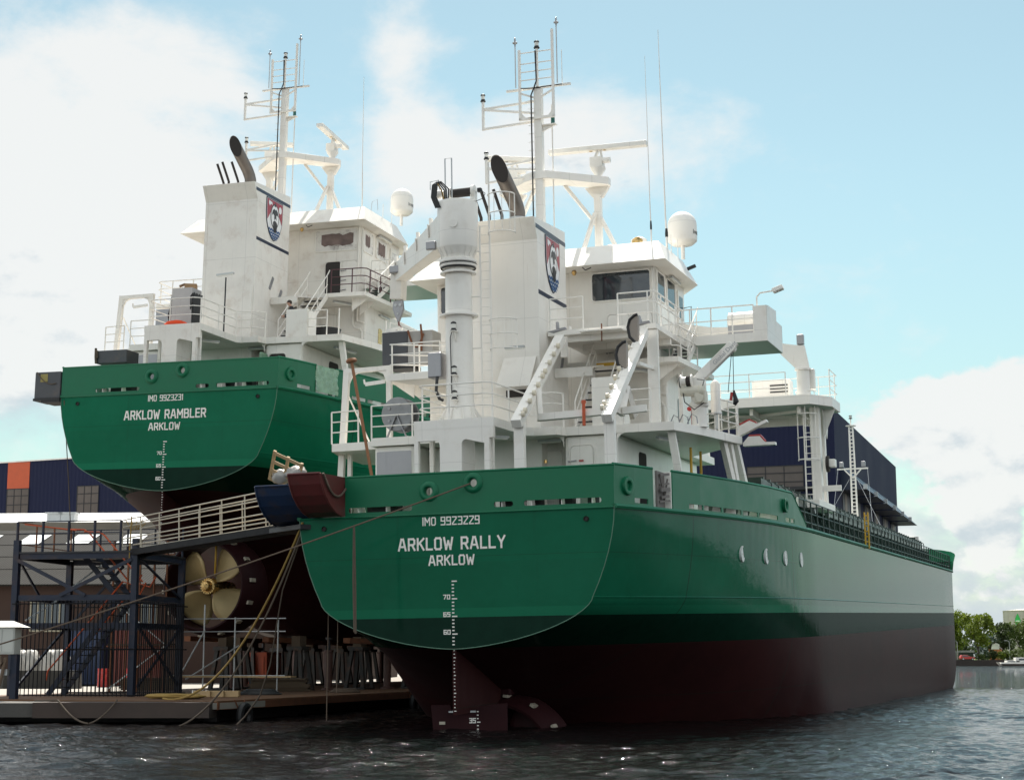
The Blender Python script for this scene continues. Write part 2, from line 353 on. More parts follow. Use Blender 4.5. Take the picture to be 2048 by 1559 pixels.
def hull_paint(nm='hull_paint', g=1.0):
    m = bpy.data.materials.new(nm); m.use_nodes = True; t = m.node_tree; b = t.nodes['Principled BSDF']
    co = N(t, 'ShaderNodeTexCoord').outputs['Object']; sp = N(t, 'ShaderNodeSeparateXYZ'); t.links.new(co, sp.inputs[0])
    z = X(t, sp.outputs[2]); yy = X(t, sp.outputs[1])
    n = noise_n(t, co, .35, 6, .6); nf = noise_n(t, co, 2.6, 6, .65)
    def mixc(f, a, c):
        q = N(t, 'ShaderNodeMix', data_type='RGBA'); t.links.new(f.s, q.inputs[0])
        for i, v in ((6, a), (7, c)):
            if isinstance(v, tuple): q.inputs[i].default_value = (*v, 1)
            else: t.links.new(v, q.inputs[i])
        return q.outputs[2]
    red = mixc(smooth(n + (nf - .5) * .3, .35, .7), (.036, .0105, .0110), (.028, .0085, .0095))
    dk = mixc(smooth(nf, .3, .7), (.0028, .022, .013), (.0036, .027, .016))
    gr = mixc(smooth(n + (nf - .5) * .4, .3, .75), (.0052 * g, .102 * g, .051 * g), (.007 * g, .124 * g, .064 * g))
    gr = mixc((z - 6.60).op('ABSOLUTE').op('LESS_THAN', .13) * .5, gr, (.012 * g, .165 * g, .085 * g)); c = mixc(z.op('GREATER_THAN', 5.6), red, dk); c = mixc(z.op('GREATER_THAN', 6.47), c, gr)
    # thin plate seams and a few vertical run marks
    fr = (yy * (1 / 9.1)).op('FRACT'); seam = (fr - .5).op('ABSOLUTE').op('LESS_THAN', .0032)
    seam2 = (z - 3.9).op('ABSOLUTE').op('LESS_THAN', .012).op('ADD', (z - 8.2).op('ABSOLUTE').op('LESS_THAN', .008))
    mpn = N(t, 'ShaderNodeMapping'); t.links.new(co, mpn.inputs[0]); mpn.inputs['Scale'].default_value = (2.2, 2.2, .12)
    runs = smooth(noise_n(t, mpn.outputs[0], 1.5, 5, .6), .58, .82) * .28
    cv = N(t, 'ShaderNodeCombineXYZ'); t.links.new((yy * (1 / 9.1)).op('FLOOR').s, cv.inputs[0]); t.links.new((z * .46 + .3).op('FLOOR').s, cv.inputs[1])
    wn = N(t, 'ShaderNodeTexWhiteNoise', noise_dimensions='2D'); t.links.new(cv.outputs[0], wn.inputs['Vector']); plate = X(t, wn.outputs['Value']) * .16
    dark = (seam * .55 + seam2 * .45 + runs + plate).op('MINIMUM', .6)
    c = mixc(dark, c, (.012, .022, .017)); isred = z.op('LESS_THAN', 5.6)
    # plating pulled in between the frames: very shallow vertical ripples
    wav = (yy * (2 * math.pi / .66)).op('SINE') * .0016 + (n - .5) * .016 + (nf - .5) * .004
    bp = N(t, 'ShaderNodeBump'); bp.inputs['Strength'].default_value = 1; bp.inputs['Distance'].default_value = 1
    t.links.new(wav.s, bp.inputs['Height'])
    df = N(t, 'ShaderNodeBsdfDiffuse'); gl = N(t, 'ShaderNodeBsdfGlossy'); lw = N(t, 'ShaderNodeLayerWeight'); lw.inputs[0].default_value = .5
    t.links.new(c, df.inputs[0]); t.links.new((isred * .22 + .10 + (nf - .5) * .06).s, gl.inputs['Roughness'])
    for q in (df, gl): t.links.new(bp.outputs[0], q.inputs['Normal'])
    fz = X(t, lw.outputs['Facing']).op('POWER', 5.0) * (z.op('GREATER_THAN', 6.47) * .44 + .15 + isred * .04) + (isred * -.002 + .005)
    ms = N(t, 'ShaderNodeMixShader'); t.links.new(fz.s, ms.inputs[0]); t.links.new(df.outputs[0], ms.inputs[1]); t.links.new(gl.outputs[0], ms.inputs[2])
    t.nodes.remove(b); t.links.new(ms.outputs[0], t.nodes['Material Output'].inputs[0])
    return m
HULL_A = hull_paint(); HULL_B = hull_paint('hull_paint_lighter', 1.22); HULL = HULL_A  # second ship: same hull paint with its greens scaled up
def section(y):
    b, c, zc, n = interp(TB, y), interp(TC, y), interp(TZ, y), interp(TN, y)
    p = []
    k = 1.8 if y < 6 else 1.2
    for i in range(6):
        q = i / 6; z = ZK + (ZC - ZK) * q; p.append((b - (b - c) * q ** k, z))
    for i in range(15):
        a = math.pi / 2 * i / 14; p.append((c * max(0, math.cos(a)) ** (2 / n), ZC - (ZC - zc) * math.sin(a) ** (2 / n)))
    return p
def build_hull(root):
    ys = [0, .5, 1, 1.5, 2.05, 2.7, 3.34, 4, 5, 6, 7, 8, 9, 10, 11, 12, 13, 14, 15, 16, 17, 18, 19.5, 21, 24, 28, 34, 42, 52, 62, 72, 80, 81, 82, 83, 84, 85, 86, 87, 88, 88.7, 89.4, 90]
    mb = MB()
    for s in (1, -1):
        mb.grid([[(s * x, y, z) for x, z in section(y)] for y in ys])
    hull = mb.build('hull', HULL, root, smooth=True, fix=True)
    # main deck inside the hull edge
    d = MB()
    d.grid([[(-interp(TB, y) + .03, y, ZK - .03), (interp(TB, y) - .03, y, ZK - .03)] for y in ys if y > .02 or y == 0]); d.build('main_deck', DECK, root, fix=False)
    sec = section(0); out = [(x, z) for x, z in sec] + [(-x, z) for x, z in sec[::-1][1:]]
    MB().plate([(x, -.003, z) for x, z in out], (0, .06, 0)).build('transom', HULL, root)
    MB().tube([(x, -.004, z) for x, z in out], .014, 5).build('transom_edge', mat('edge_weld_paint', (.10, .20, .14), .5, spec=.3), root, smooth=True)
    k = MB()
    for s in (1, -1):
        k.tube([(s * (interp(TB, y) + .02), y, ZK) for y in ys[:-1]], .075, 6)
    k.tube([(-4.86, -.02, ZK - .03), (4.86, -.02, ZK - .03)], .03, 6)
    k.build('rubbing_strake', GREEN, root, smooth=True)
    # seam of the chine
    k = MB(); 
    for s in (1, -1): k.tube([(s * (interp(TC, y) + .0), y, ZC) for y in ys[:-4]], .022, 5)
    k.build('chine_seam', HULL, root, smooth=True)
    return hull
def fairlead(root, x, z, y=0., axis=(0, -1, 0), r=.30):
    MB().lathe([(.115, -.10), (.12, .03), (.15, .075), (.2, .09), (.25, .075), (r, .02), (r, -.03)], (x, y, z), axis, 28, cap=False).build('fairlead_ring', GREEN, root, smooth=True)
def bulwark_side(root, s, y0, y1, ztop, slots, name='bulwark', fair=None, step=.25):
    """side bulwark plate from station y0 to y1, with slots (ya, yb) in the scupper band"""
    zb = [ZK + .05, 9.60, 9.745]
    ys = set([y0, y1]); y = y0
    while y < y1: ys.add(round(y, 3)); y += step
    for a, b in slots: ys |= {a, b}
    ys = sorted(ys); mb = MB(); T = .035
    def col(y, z, o): return (s * (interp(TB, y) - o), y, z)
    def band(ya, yb, z0, z1, z0b=None, z1b=None):
        z0b = z0 if z0b is None else z0b; z1b = z1 if z1b is None else z1b
        q = [col(ya, z0, 0), col(yb, z0b, 0), col(yb, z1b, 0), col(ya, z1, 0), col(ya, z0, T), col(yb, z0b, T), col(yb, z1b, T), col(ya, z1, T)]
        mb.add(q, [(0, 1, 2, 3), (4, 7, 6, 5), (0, 4, 5, 1), (3, 2, 6, 7), (0, 3, 7, 4), (1, 5, 6, 2)])
    for a, b in zip(ys, ys[1:]):
        m_ = (a + b) / 2; open_ = any(p <= m_ <= q for p, q in slots)
        za, zbb = ztop(a), ztop(b)
        if open_:
            if zb[1] - zb[0] > 0: band(a, b, zb[0], min(zb[1], za, zbb))
            if za > zb[2]: band(a, b, zb[2], za, None, zbb)
        else: band(a, b, zb[0], za, None, zbb)
    mb.build(name, GREEN, root)
    tp = MB(); tp.tube([(s * (interp(TB, y) - .02), y, ztop(y)) for y in ys], .045, 6); tp.build('bulwark_rail', GREEN, root, smooth=True)
def ztop_side(y): return 10.66 if y < 13.9 else max(9.6, 10.66 - (y - 13.9) * .44)
def marks(root):
    mb = MB(); i = 0
    for dm in range(57, 76):
        z = dm / 10
        if z < 5.62: continue
        w = .07 if dm % 5 else .16
        mb.box(-.03, -.03 + w, -.012, -.005, z - .018, z + .018)
    for z in (6.0, 6.5, 7.0):
        l = lettering('%d' % round(z * 10), .11, .026, lambda u, v, d, z=z: (u - .19, -.004 - d, z + v), width=.19)
        o = len(mb.v); mb.add(l.v, l.f)
    mb.build('draught_marks', WHITE, root)
def door(root, org, w, h, y, m=WHITE, handles=True, open_=False, frame=None):
    """weathertight door in a wall facing aft: org = (x, z) of its lower left corner"""
    x, z = org; r = rrect(x, x + w, z, z + h, .13, 5)
    if open_:
        o = MB().plate([(a, y - .012, b) for a, b in r], (0, .01, 0)).build('doorway', SOOT_SHADE, root)  # dark sheet painted for the unlit room behind the opening
    else:
        o = MB().plate([(a, y - .05, b) for a, b in r], (0, .045, 0)).build('door', m, root, bevel=.008)
    rr = MB(); rr.tube([(a, y - .02, b) for a, b in rrect(x - .03, x + w + .03, z - .03, z + h + .03, .15, 5)], .022, 5, closed=True); rr.build('door_frame', frame or m, o, smooth=True)
    if handles and not open_:
        hb = MB()
        for k in (.25, .5, .75):
            hb.bar((x + .02, y - .075, z + h * k), (x + .2, y - .085, z + h * k + .02), .035, .03); hb.lathe([(.03, 0), (.03, .05)], (x - .05, y - .04, z + h * k), (0, -1, 0), 8)
        hb.build('door_handle', STEEL, o)
    return o
def striplight(root, a, b, w=.12):
    o = MB().bar(a, b, w, .07).build('strip_light', GALV, root, bevel=.01)
    a, b = V(a), V(b); MB().bar(a.lerp(b, .04) - V((0, 0, .05)), a.lerp(b, .96) - V((0, 0, .05)), w * .75, .05).build('diffuser', FROSTLAMP, o)
FROSTLAMP = mat('lamp_diffuser', (.75, .74, .68), .3)
def navlight(root, p, r=.075, m=BLACK):
    o = MB().lathe([(r * 1.25, 0), (r * 1.3, .03), (r, .05), (r, .08)], p, n=12).build('navigation_light', m, root, smooth=True)
    x, y, z = p
    MB().lathe([(r * .85, .08), (r * .85, .22)], p, n=12).build('lens', FROSTLAMP, o, smooth=True)
    MB().lathe([(r * 1.15, .22), (r * 1.1, .26), (r * .3, .29)], p, n=12).build('lamp_cap', m, o, smooth=True)
    return o
def stair(root, a, b, width_vec, nt_, m=WHITE, nose=False, rails=True, treadm=DSTEEL):
    a, b, w = V(a), V(b), V(width_vec)
    o = MB().bar(a, b, .05, .2).bar(a + w, b + w, .05, .2).build('stair', m, root)
    t = MB()
    for i in range(1, nt_):
        p = a.lerp(b, i / nt_); d = V(((b - a).x, (b - a).y, 0)).normalized()
        t.bar(p + w * .04, p + w * .96, .2, .03)
    t.build('treads', treadm, o)
    if nose:
        p = a.lerp(b, .97); MB().bar(p + w * .03 + V((0, 0, .05)), p + w * .97 + V((0, 0, .05)), .12, .09).build('top_nosing', YELLOW, o)
    if rails:
        for k in (0, 1):
            r = MB(); u = V((0, 0, 1))
            r.tube([a + w * k + u * .2, a + w * k + u * .9, b + w * k + u * .95, b + w * k + u * 1.0 + (b - a).normalized() * .25], .024, 6)
            r.tube([a + w * k + u * .45, b + w * k + u * .5], .02, 6)
            for q in (.3, .65, .98): r.tube([a.lerp(b, q) + w * k, a.lerp(b, q) + w * k + u * .93], .02, 6)
            r.build('handrail', m, o, smooth=True)
    return o
def crest(root):
    """shield on the funnel side: red chief, pale ground, bird, boat and waves; built in coloured layers"""
    x = 1.415
    ya, yb, zt, zb = 4.93, 6.36, 18.60, 16.86
    def P(u, v, d): return (x + d, ya + (yb - ya) * u, zb + (zt - zb) * v)
    sh = [(0, 1), (1, 1), (1, .62), (.97, .45), (.9, .3), (.78, .15), (.62, .04), (.5, 0), (.38, .04), (.22, .15), (.1, .3), (.03, .45), (0, .62)]
    def sc(p, k): return [(.5 + (a - .5) * k, .5 + (b - .5) * k) for a, b in p]
    base = MB().plate([P(u, v, .02) for u, v in sc(sh, 1.04)], (-.018, 0, 0)).build('crest', NAVYP, root)
    W2 = mat('crest_white_enamel', (.8, .8, .8), .35); R2 = mat('crest_red_enamel', (.34, .03, .05), .35); B2 = mat('crest_blue_enamel', (.02, .09, .24), .35); K2 = mat('crest_black_enamel', (.015, .017, .02), .4)
    L = lambda nm, pts, d, m_: MB().plate([P(u, v, d) for u, v in pts], (-.003, 0, 0)).build(nm, m_, base)
    L('field', sc(sh, .985), .026, W2)
    L('red_chief', [(.02, .985), (.98, .985), (.98, .63), (.95, .46), (.52, .93), (.48, .93), (.05, .46), (.02, .63)], .032, R2)
    L('moon', circle(.83, .82, .09, 14), .038, W2); L('crescent', [(.1, .95), (.3, .93), (.34, .86), (.24, .88), (.16, .82), (.1, .86)], .038, W2)
    oval = [(.5 + .27 * math.cos(a * math.pi / 12), .60 + .31 * math.sin(a * math.pi / 12)) for a in range(24)]
    L('oval_border', oval, .038, K2); L('oval_field', [(.5 + (a - .5) * .88, .6 + (b - .6) * .92) for a, b in oval], .044, W2)
    L('spire', [(.44, .85), (.56, .85), (.53, .9), (.5, .97), (.47, .9)], .048, K2)
    L('bird', [(.5, .76), (.56, .79), (.66, .74), (.72, .62), (.62, .66), (.57, .62), (.6, .52), (.52, .56), (.46, .5), (.45, .62), (.38, .66), (.3, .6), (.34, .73), (.44, .79)], .05, K2)
    L('boat', [(.38, .44), (.44, .48), (.5, .5), (.6, .47), (.66, .42), (.63, .3), (.58, .2), (.46, .2), (.4, .3)], .05, K2)
    def wave(v, d): 
        top = [(.13 + .74 * i / 16, v + .018 * math.sin(i * 1.9)) for i in range(17)]
        return top + [(a, b - d) for a, b in top[::-1]]
    for v, w in ((.265, .05), (.185, .045), (.115, .04), (.06, .03)):
        k = min(1, (v + .02) / .25) ** .6
        L('wave_band', [(.5 + (a - .5) * k * .98, b) for a, b in wave(v, w)], .041 if v < .2 else .046, B2)
def radar(root, p, length, ang, rise=.62):
    x, y, z = p
    o = MB().lathe([(.13, 0), (.13, rise * .3), (.27, rise * .62), (.27, rise * .72)], p, n=16).build('radar', WHITE, root, smooth=True)
    MB().box(x - .26, x + .2, y - .2, y + .2, z + rise * .72, z + rise * .72 + .38).build('gearbox', WHITE, o, bevel=.02)
    MB().lathe([(.09, 0), (.11, .1), (.11, .28)], (x + .2, y - .1, z + rise * .72 + .22), (1, 0, 0), 10).build('motor', WHITE, o, smooth=True)
    d = V((math.cos(ang), math.sin(ang), 0)); c = V((x, y, z + rise * .72 + .72))
    MB().bar(c - d * .1 - V((0, 0, .36)), c - V((0, 0, .08)), .09, .09).bar(c + d * .15 - V((0, 0, .36)), c + d * .1 - V((0, 0, .08)), .07, .07).build('turning_post', WHITE, o)
    MB().bar(c - d * length / 2, c + d * length / 2, .32, .17).build('scanner_bar', WHITE, o, bevel=.02)
    for k in (-.25, .25): MB().bar(c + d * k - V((0, 0, .1)), c + d * k - V((0, 0, .02)), .1, .1).build('clamp', BRASS if length > 3 else STEEL, o)
def radome(root, p, r=.535):
    o = MB().lathe([(.07, -.5), (.07, 0), (r * .7, .02), (r * .97, .14), (r, .2), (r, .76)] + [(r * math.cos(a), .76 + r * .95 * math.sin(a)) for a in [i * math.pi / 18 for i in range(1, 9)]] + [(.02, .76 + r * .95)], p, n=36).build('radome', WHITE, root, smooth=True)
    f = font_mesh('Intellian', .24, .002); mid = rad(-32)
    f.v = [(p[0] + (r + .006 + b[2]) * math.cos(mid + b[0] / r), p[1] + (r + .006 + b[2]) * math.sin(mid + b[0] / r), p[2] + .36 + b[1]) for b in f.v]
    f.build('radome_lettering', mat('lettering_black', (.015, .015, .017), .5), o)
def funnel(root, wm):
    prof = [(4.14, ZK), (4.14, 18.32), (3.80, 18.98), (7.11, 19.18), (7.11, ZK)]
    o = MB().plate([(-1.07, y, z) for y, z in prof], (2.48, 0, 0)).build('funnel', wm, root, bevel=.012)
    for (za, zb) in ((18.66, 18.80), (16.56, 16.70)):
        y0 = 3.99 if za > 18 else 4.15
        for xa, xb in ((1.4105, 1.417), (-1.077, -1.0705)): MB().box(xa, xb, y0, 7.108, za, zb).build('navy_stripe', NAVYP, o)
    p = V((.36, 5.35, 19.0)); e = [p, p + V((0, 0, .55)), p + V((-.02, -.06, .72)), p + V((-.06, -.2, .95)), p + V((-.36, -1.15, 2.1))]
    a = MB(); a.tube(e[:4], .25, 20)
    # slanted upper length with its mouth cut off upright
    d = (e[4] - e[3]).normalized(); nrm = V((.12, -1, -.1)).normalized(); sx = d.cross(V((1, 0, 0))).normalized(); sy = d.cross(sx); rows = []
    for base in (0, 1):
        ring = []
        for k in range(24):
            an = 2 * math.pi * k / 24; off = sx * math.cos(an) * .25 + sy * math.sin(an) * .25; q = e[3] + off
            if base: q = q + d * ((e[3] + d * 1.15 - q).dot(nrm) / d.dot(nrm))
            ring.append(tuple(q))
        rows.append(ring)
    a.grid(rows, close_u=True); ex = a.build('exhaust_pipe', PIPE, o, smooth=True)
    MB().plate([V(q) - d * .03 for q in rows[1]], tuple(d * -.01)).build('exhaust_mouth', SOOT_SHADE, ex)
    MB().lathe([(.29, 0), (.29, .34), (.262, .36)], (p.x, p.y, 19.02), n=20).build('exhaust_collar', GALV, ex, smooth=True)
    for x, y in ((-.86, 5.2), (-.5, 5.0), (-.1, 5.1)):
        MB().tube([(x, y, 19.0), (x, y, 19.45), (x - .03, y - .06, 19.6), (x - .16, y - .35, 20.25)], .055, 8).build('small_exhaust_pipe', SOOT_SHADE, o, smooth=True)
    crest(o); return o
def mast(root, wm, scan):
    t = MB().bar((0, 8.9, 18.95), (0, 8.9, 24.9), .28, .26).build('mast', wm, root, bevel=.02)
    MB().tube([(.02, 8.75, 24.9), (.02, 8.75, 26.3)], .05, 8).build('mast_pole', wm, t, smooth=True)
    g = MB()                                                       # goal-post frame and arms
    for x, z0, z1 in ((-.63, 23.75, 26.3), (.6, 23.75, 26.93)): g.bar((x, 8.74, z0), (x, 8.74, z1), .085)
    g.bar((-.67, 8.74, 23.77), (.64, 8.74, 23.77), .085)
    for x, s in ((-.63, 1), (.6, -1)): g.plate([(x, 8.72, 23.8), (x + .22 * s, 8.72, 23.8), (x, 8.72, 24.05)], (0, .04, 0))
    g.bar((-.6, 8.74, 24.72), (-.05, 8.8, 24.5), .06).bar((.56, 8.74, 24.72), (.05, 8.8, 24.5), .06)
    g.build('mast_frame', wm, t)
    r = MB()
    for z in (26.18, 25.78, 25.48, 25.18): r.tube([(-.63, 8.74, z), (.6, 8.74, z)], .022, 5)
    r.build('rungs', wm, t)
    MB().bar((-1.2, 8.95, 24.93), (1.18, 8.95, 24.93), .09, .07).build('yard', wm, t)
    for z0, z1, zt, zd, zl, yy in ((23.65, 24.7, 24.42, 23.98, 23.7, 9.05), (21.75, 22.65, 22.3, 21.95, 21.75, 9.3)):
        a = MB().bar((-2.13, yy, z0), (-2.13, yy, z1), .085)
        a.bar((-2.1, yy, zt), (-.1, 8.95, zt + .03), .07).bar((-2.1, yy, zt - .02), (-.1, 8.85, zd), .07).bar((-2.13, yy, z0 + .04), (-.1, 8.9, zl - .0), .07)
        a.build('light_bracket', wm, t); navlight(t, (-2.13, yy, z1))
    a = MB().plate([(.14, 8.88, 23.5), (.62, 8.88, 23.5), (.14, 8.88, 23.3)], (0, .05, 0)).box(.14, .64, 8.78, 9.0, 23.5, 23.53); a.build('lamp_bracket', wm, t)
    MB().lathe([(.07, 0), (.07, .2), (.04, .28)], (.52, 8.88, 23.53), n=10).build('signal_lamp', mat('green_lens', (.0, .10, .08), .2), t, smooth=True)
    navlight(t, (.02, 8.75, 26.3), .085)
    for x, z in ((-.78, 26.45), (.76, 27.0)):
        c = MB(); c.tube([(x, 8.74, 24.95), (x, 8.74, z)], .022, 6); o = c.build('aerial_post', GALV, t, smooth=True)
        MB().lathe([(.02, 0), (.035, .1), (.09, .13), (.09, .16), (.035, .2), (.03, .32), (.005, .34)], (x, 8.74, z), n=12).build('aerial_head', STEEL, o, smooth=True)
    MB().tube([(.87, 8.95, 24.95), (.87, 8.95, 26.2)], .014, 5).build('whip_aerial', WHITE, t)
    c = MB(); c.tube([(-.2, 8.68, 19), (-.2, 8.68, 24.6), (-.1, 8.7, 24.85), (0, 8.7, 25.1), (-.02, 8.68, 26.2)], .026, 6); c.tube([(-.6, 8.72, 24.9), (-.2, 8.72, 24.86), (.9, 8.8, 24.9)], .02, 5); c.build('cable_run', BLACK, t, smooth=True)
    l = MB()
    for i in range(18): l.tube([(-.32, 8.68, 19.3 + i * .3), (-.12, 8.68, 19.3 + i * .3)], .012, 5)
    l.tube([(.42, 9.1, 19), (.42, 9.1, 24.3)], .025, 6); 
    l.build('mast_ladder', wm, t)
    # radar platform
    def slab(pts, z0, z1, nm, par, m): return MB().plate([(x, y, z0) for x, y in pts], (0, 0, z1 - z0)).build(nm, m, par, bevel=.01)
    p = slab([(-.62, 9.0), (-.2, 8.72), (.3, 8.72), (2.05, 10.4), (2.05, 10.7), (1.75, 11.0), (.4, 9.9), (-.4, 9.9), (-1.75, 11.0), (-2.05, 10.7), (-2.05, 10.4)], 21.58, 21.85, 'radar_platform', t, wm)
    for s in (1, -1):
        q = MB(); q.plate([(1.4 * s, 10.6, 21.2), (1.75 * s, 10.6, 21.2), (2.0 * s, 10.6, 21.58), (1.1 * s, 10.6, 21.58)], (0, .2, 0))
        q.bar((1.58 * s, 10.65, 18.95), (1.58 * s, 10.65, 21.3), .24, .24); q.bar((1.2 * s, 9.75, 18.95), (1.5 * s, 10.5, 20.6), .12); q.bar((2.45 * s, 10.3, 18.95), (1.65 * s, 10.6, 20.5), .12)
        q.bar((.55 * s, 10.0, 21.6), (1.52 * s, 10.6, 20.2), .11); q.build('platform_leg', wm, t)
    radar(t, (1.6, 10.7, 21.85), 3.6, scan[0]); radar(t, (-1.6, 10.75, 21.85), 2.0, scan[1], .55)
    return t
def wheelhouse(root, wm, done):
    o = MB().box(-3.97, 3.97, 9.0, 13.3, 14.7, 18.2).build('wheelhouse', wm, root, bevel=.05)
    bot = [(-4.6, 7.95), (4.6, 7.95), (4.6, 12.83), (3.6, 14.6), (-3.6, 14.6), (-4.6, 12.83)]; top = [(-4.18, 8.82), (4.18, 8.82), (4.18, 12.4), (3.3, 13.9), (-3.3, 13.9), (-4.18, 12.4)]
    m = MB(); m.add([(x, y, 18.18) for x, y in bot] + [(x, y, 19.0) for x, y in top], [tuple(range(6)), tuple(range(6, 12))] + [(i, (i + 1) % 6, 6 + (i + 1) % 6, 6 + i) for i in range(6)])
    rf = m.build('wheelhouse_roof', wm, o)
    def window(pts, m_, nrm):
        n = V(nrm); f = MB(); f.tube([V(p) for p in pts], .035, 6, closed=True); fr = f.build('window_frame', wm, o, smooth=True)
        MB().plate([V(p) + n * .006 for p in pts], tuple(n * -.004)).build('pane', m_, fr)
    g = GLASS if done else FROST
    window([(x, 8.985, z) for x, z in rrect(1.74, 3.83, 17.1, 18.1, .12)], g, (0, -1, 0))
    window([(x, 8.985, z) for x, z in rrect(-3.83, -1.74, 17.1, 18.1, .12)], g, (0, -1, 0))
    if not done:
        SM = mat('window_smear', (.17, .125, .115), .8, var=.5, scale=2.2); rr = random.Random(5)
        def smear(ua, ub, za, zb, fn):
            pts = [(ua + (ub - ua) * k / 9, zb + rr.uniform(-.06, .06)) for k in range(10)][::-1] + [(ua + (ub - ua) * k / 9, za + rr.uniform(-.07, .07)) for k in range(10)]
            MB().plate([fn(*p_) for p_ in pts], V(fn(0, 0)) * 0 + V((.001, .001, 0))).build('smeared_film', SM, o)
        smear(2.05, 3.62, 17.38, 17.86, lambda u, z: (u, 8.974, z)); smear(9.45, 9.95, 17.35, 17.9, lambda u, z: (3.996, u, z)); smear(10.85, 11.6, 17.3, 17.9, lambda u, z: (3.996, u, z))
        h_ = MB()
        for x in (3.05, 3.4): h_.tube([(x, 8.95, 15.95), (x, 8.95, 16.6)], .025, 6)
        h_.tube([(3.05, 8.95, 16.28), (3.4, 8.95, 16.28)], .02, 6).build('wall_handle', wm, o)
    for y0, y1 in ((9.25, 10.3), (10.62, 11.85)):
        for s in (1, -1): window([(s * 3.985, y, z) for y, z in rrect(y0, y1, 17.1, 18.08, .1)], g, (s, 0, 0))
    for s in (1, -1):
        d = MB().plate([(s * 3.97, y, z) for y, z in rrect(12.15, 13.0, 15.85, 17.95, .1)], (s * .05, 0, 0)).build('wheelhouse_door', wm, o)
        MB().plate([(s * 4.021, y, z) for y, z in rrect(12.3, 12.85, 16.9, 17.75, .07)], (s * .004, 0, 0)).build('door_window', g, d)
    MB().tube([(4.0, 12.95, 17.4), (4.3, 12.95, 17.45), (4.3, 12.95, 16.7), (4.0, 12.95, 16.65)], .02, 6).build('hand_bar', STEEL, o)
    for s in (1, -1): MB().tube([(4.02, 9.1, 18.1), (4.02, 9.1, 15.9)] if s > 0 else [(3.9, 8.95, 18.1), (3.9, 8.95, 14.8)], .035, 6).build('down_pipe', wm, o, smooth=True)
    MB().lathe([(.06, 0), (.09, -.05), (.05, -.16)], (1.25, 8.6, 18.17), n=10).build('deck_lamp', BRASS, rf, smooth=True)
    MB().tube([(1.7, 8.1, 18.15), (1.8, 8.1, 18.05), (2.0, 8.12, 18.12)], .02, 5).build('roof_conduit', DSTEEL, rf)
    for s in (1, -1): striplight(rf, (4.15, 10.6, 18.1), (4.15, 11.9, 18.1)) if s > 0 else None
    MB().lathe([(.28, 0), (.3, .06), (.22, .16), (.1, .2)], (2.3, 9.6, 18.98), n=18).build('roof_vent', WHITE, rf, smooth=True)
    if done:
        b = MB().lathe([(.1, 0), (.24, .1), (.3, .24), (.27, .4), (.12, .48)], (3.2, 10.0, 18.98), n=18).build('searchlight', WHITE, rf, smooth=True)
        MB().lathe([(.2, 0), (.16, .03), (.05, .05)], (3.22, 9.72, 19.22), (0, -1, 0), 16).build('searchlight_face', BRASS, b, smooth=True)
        for (x, y, h, lean, r) in ((4.12, 10.3, 7.95, .01, .02), (3.9, 9.0, 6.6, .006, .013)):
            w = MB(); w.tube([(x, y, 18.95), (x, y, 19.5), (x - lean * 2, y, 20.2), (x - lean * h, y, 19 + h)], r, 6, rads=[r * 2, r * 2, r * 1.4, r * .5]); w.build('whip_aerial', WHITE, rf, smooth=True)
            MB().lathe([(r * 2.6, 0), (r * 2.8, .12), (r * 2, .3)], (x, y, 19.45), n=8).build('aerial_base', BLACK, rf)
    else:
        w = MB(); w.tube([(3.84, 9.3, 18.95), (3.84, 9.3, 19.8), (3.8, 9.3, 21.0), (3.74, 9.3, 25.2)], .02, 6, rads=[.03, .03, .02, .009]); w.build('whip_aerial', WHITE, rf, smooth=True)
        MB().tube([(4.0, 9.9, 18.95), (4.05, 9.9, 19.5), (4.3, 9.9, 19.6), (4.35, 9.9, 19.1)], .014, 5).build('roof_hoop', GALV, rf)
    for y, h in ((11.0, .7), (12.0, .75)): MB().tube([(4.1, y, 18.9), (4.1, y, 19 + h)], .015, 5).build('short_aerial', WHITE, rf)
    if done:
        for (a, b, c) in ((4.45, 11.9, 18.6),):
            MB().bar((a, b, c), (a + .3, b, c + .1), .12, .1).build('camera', BLACK, rf)
    return o
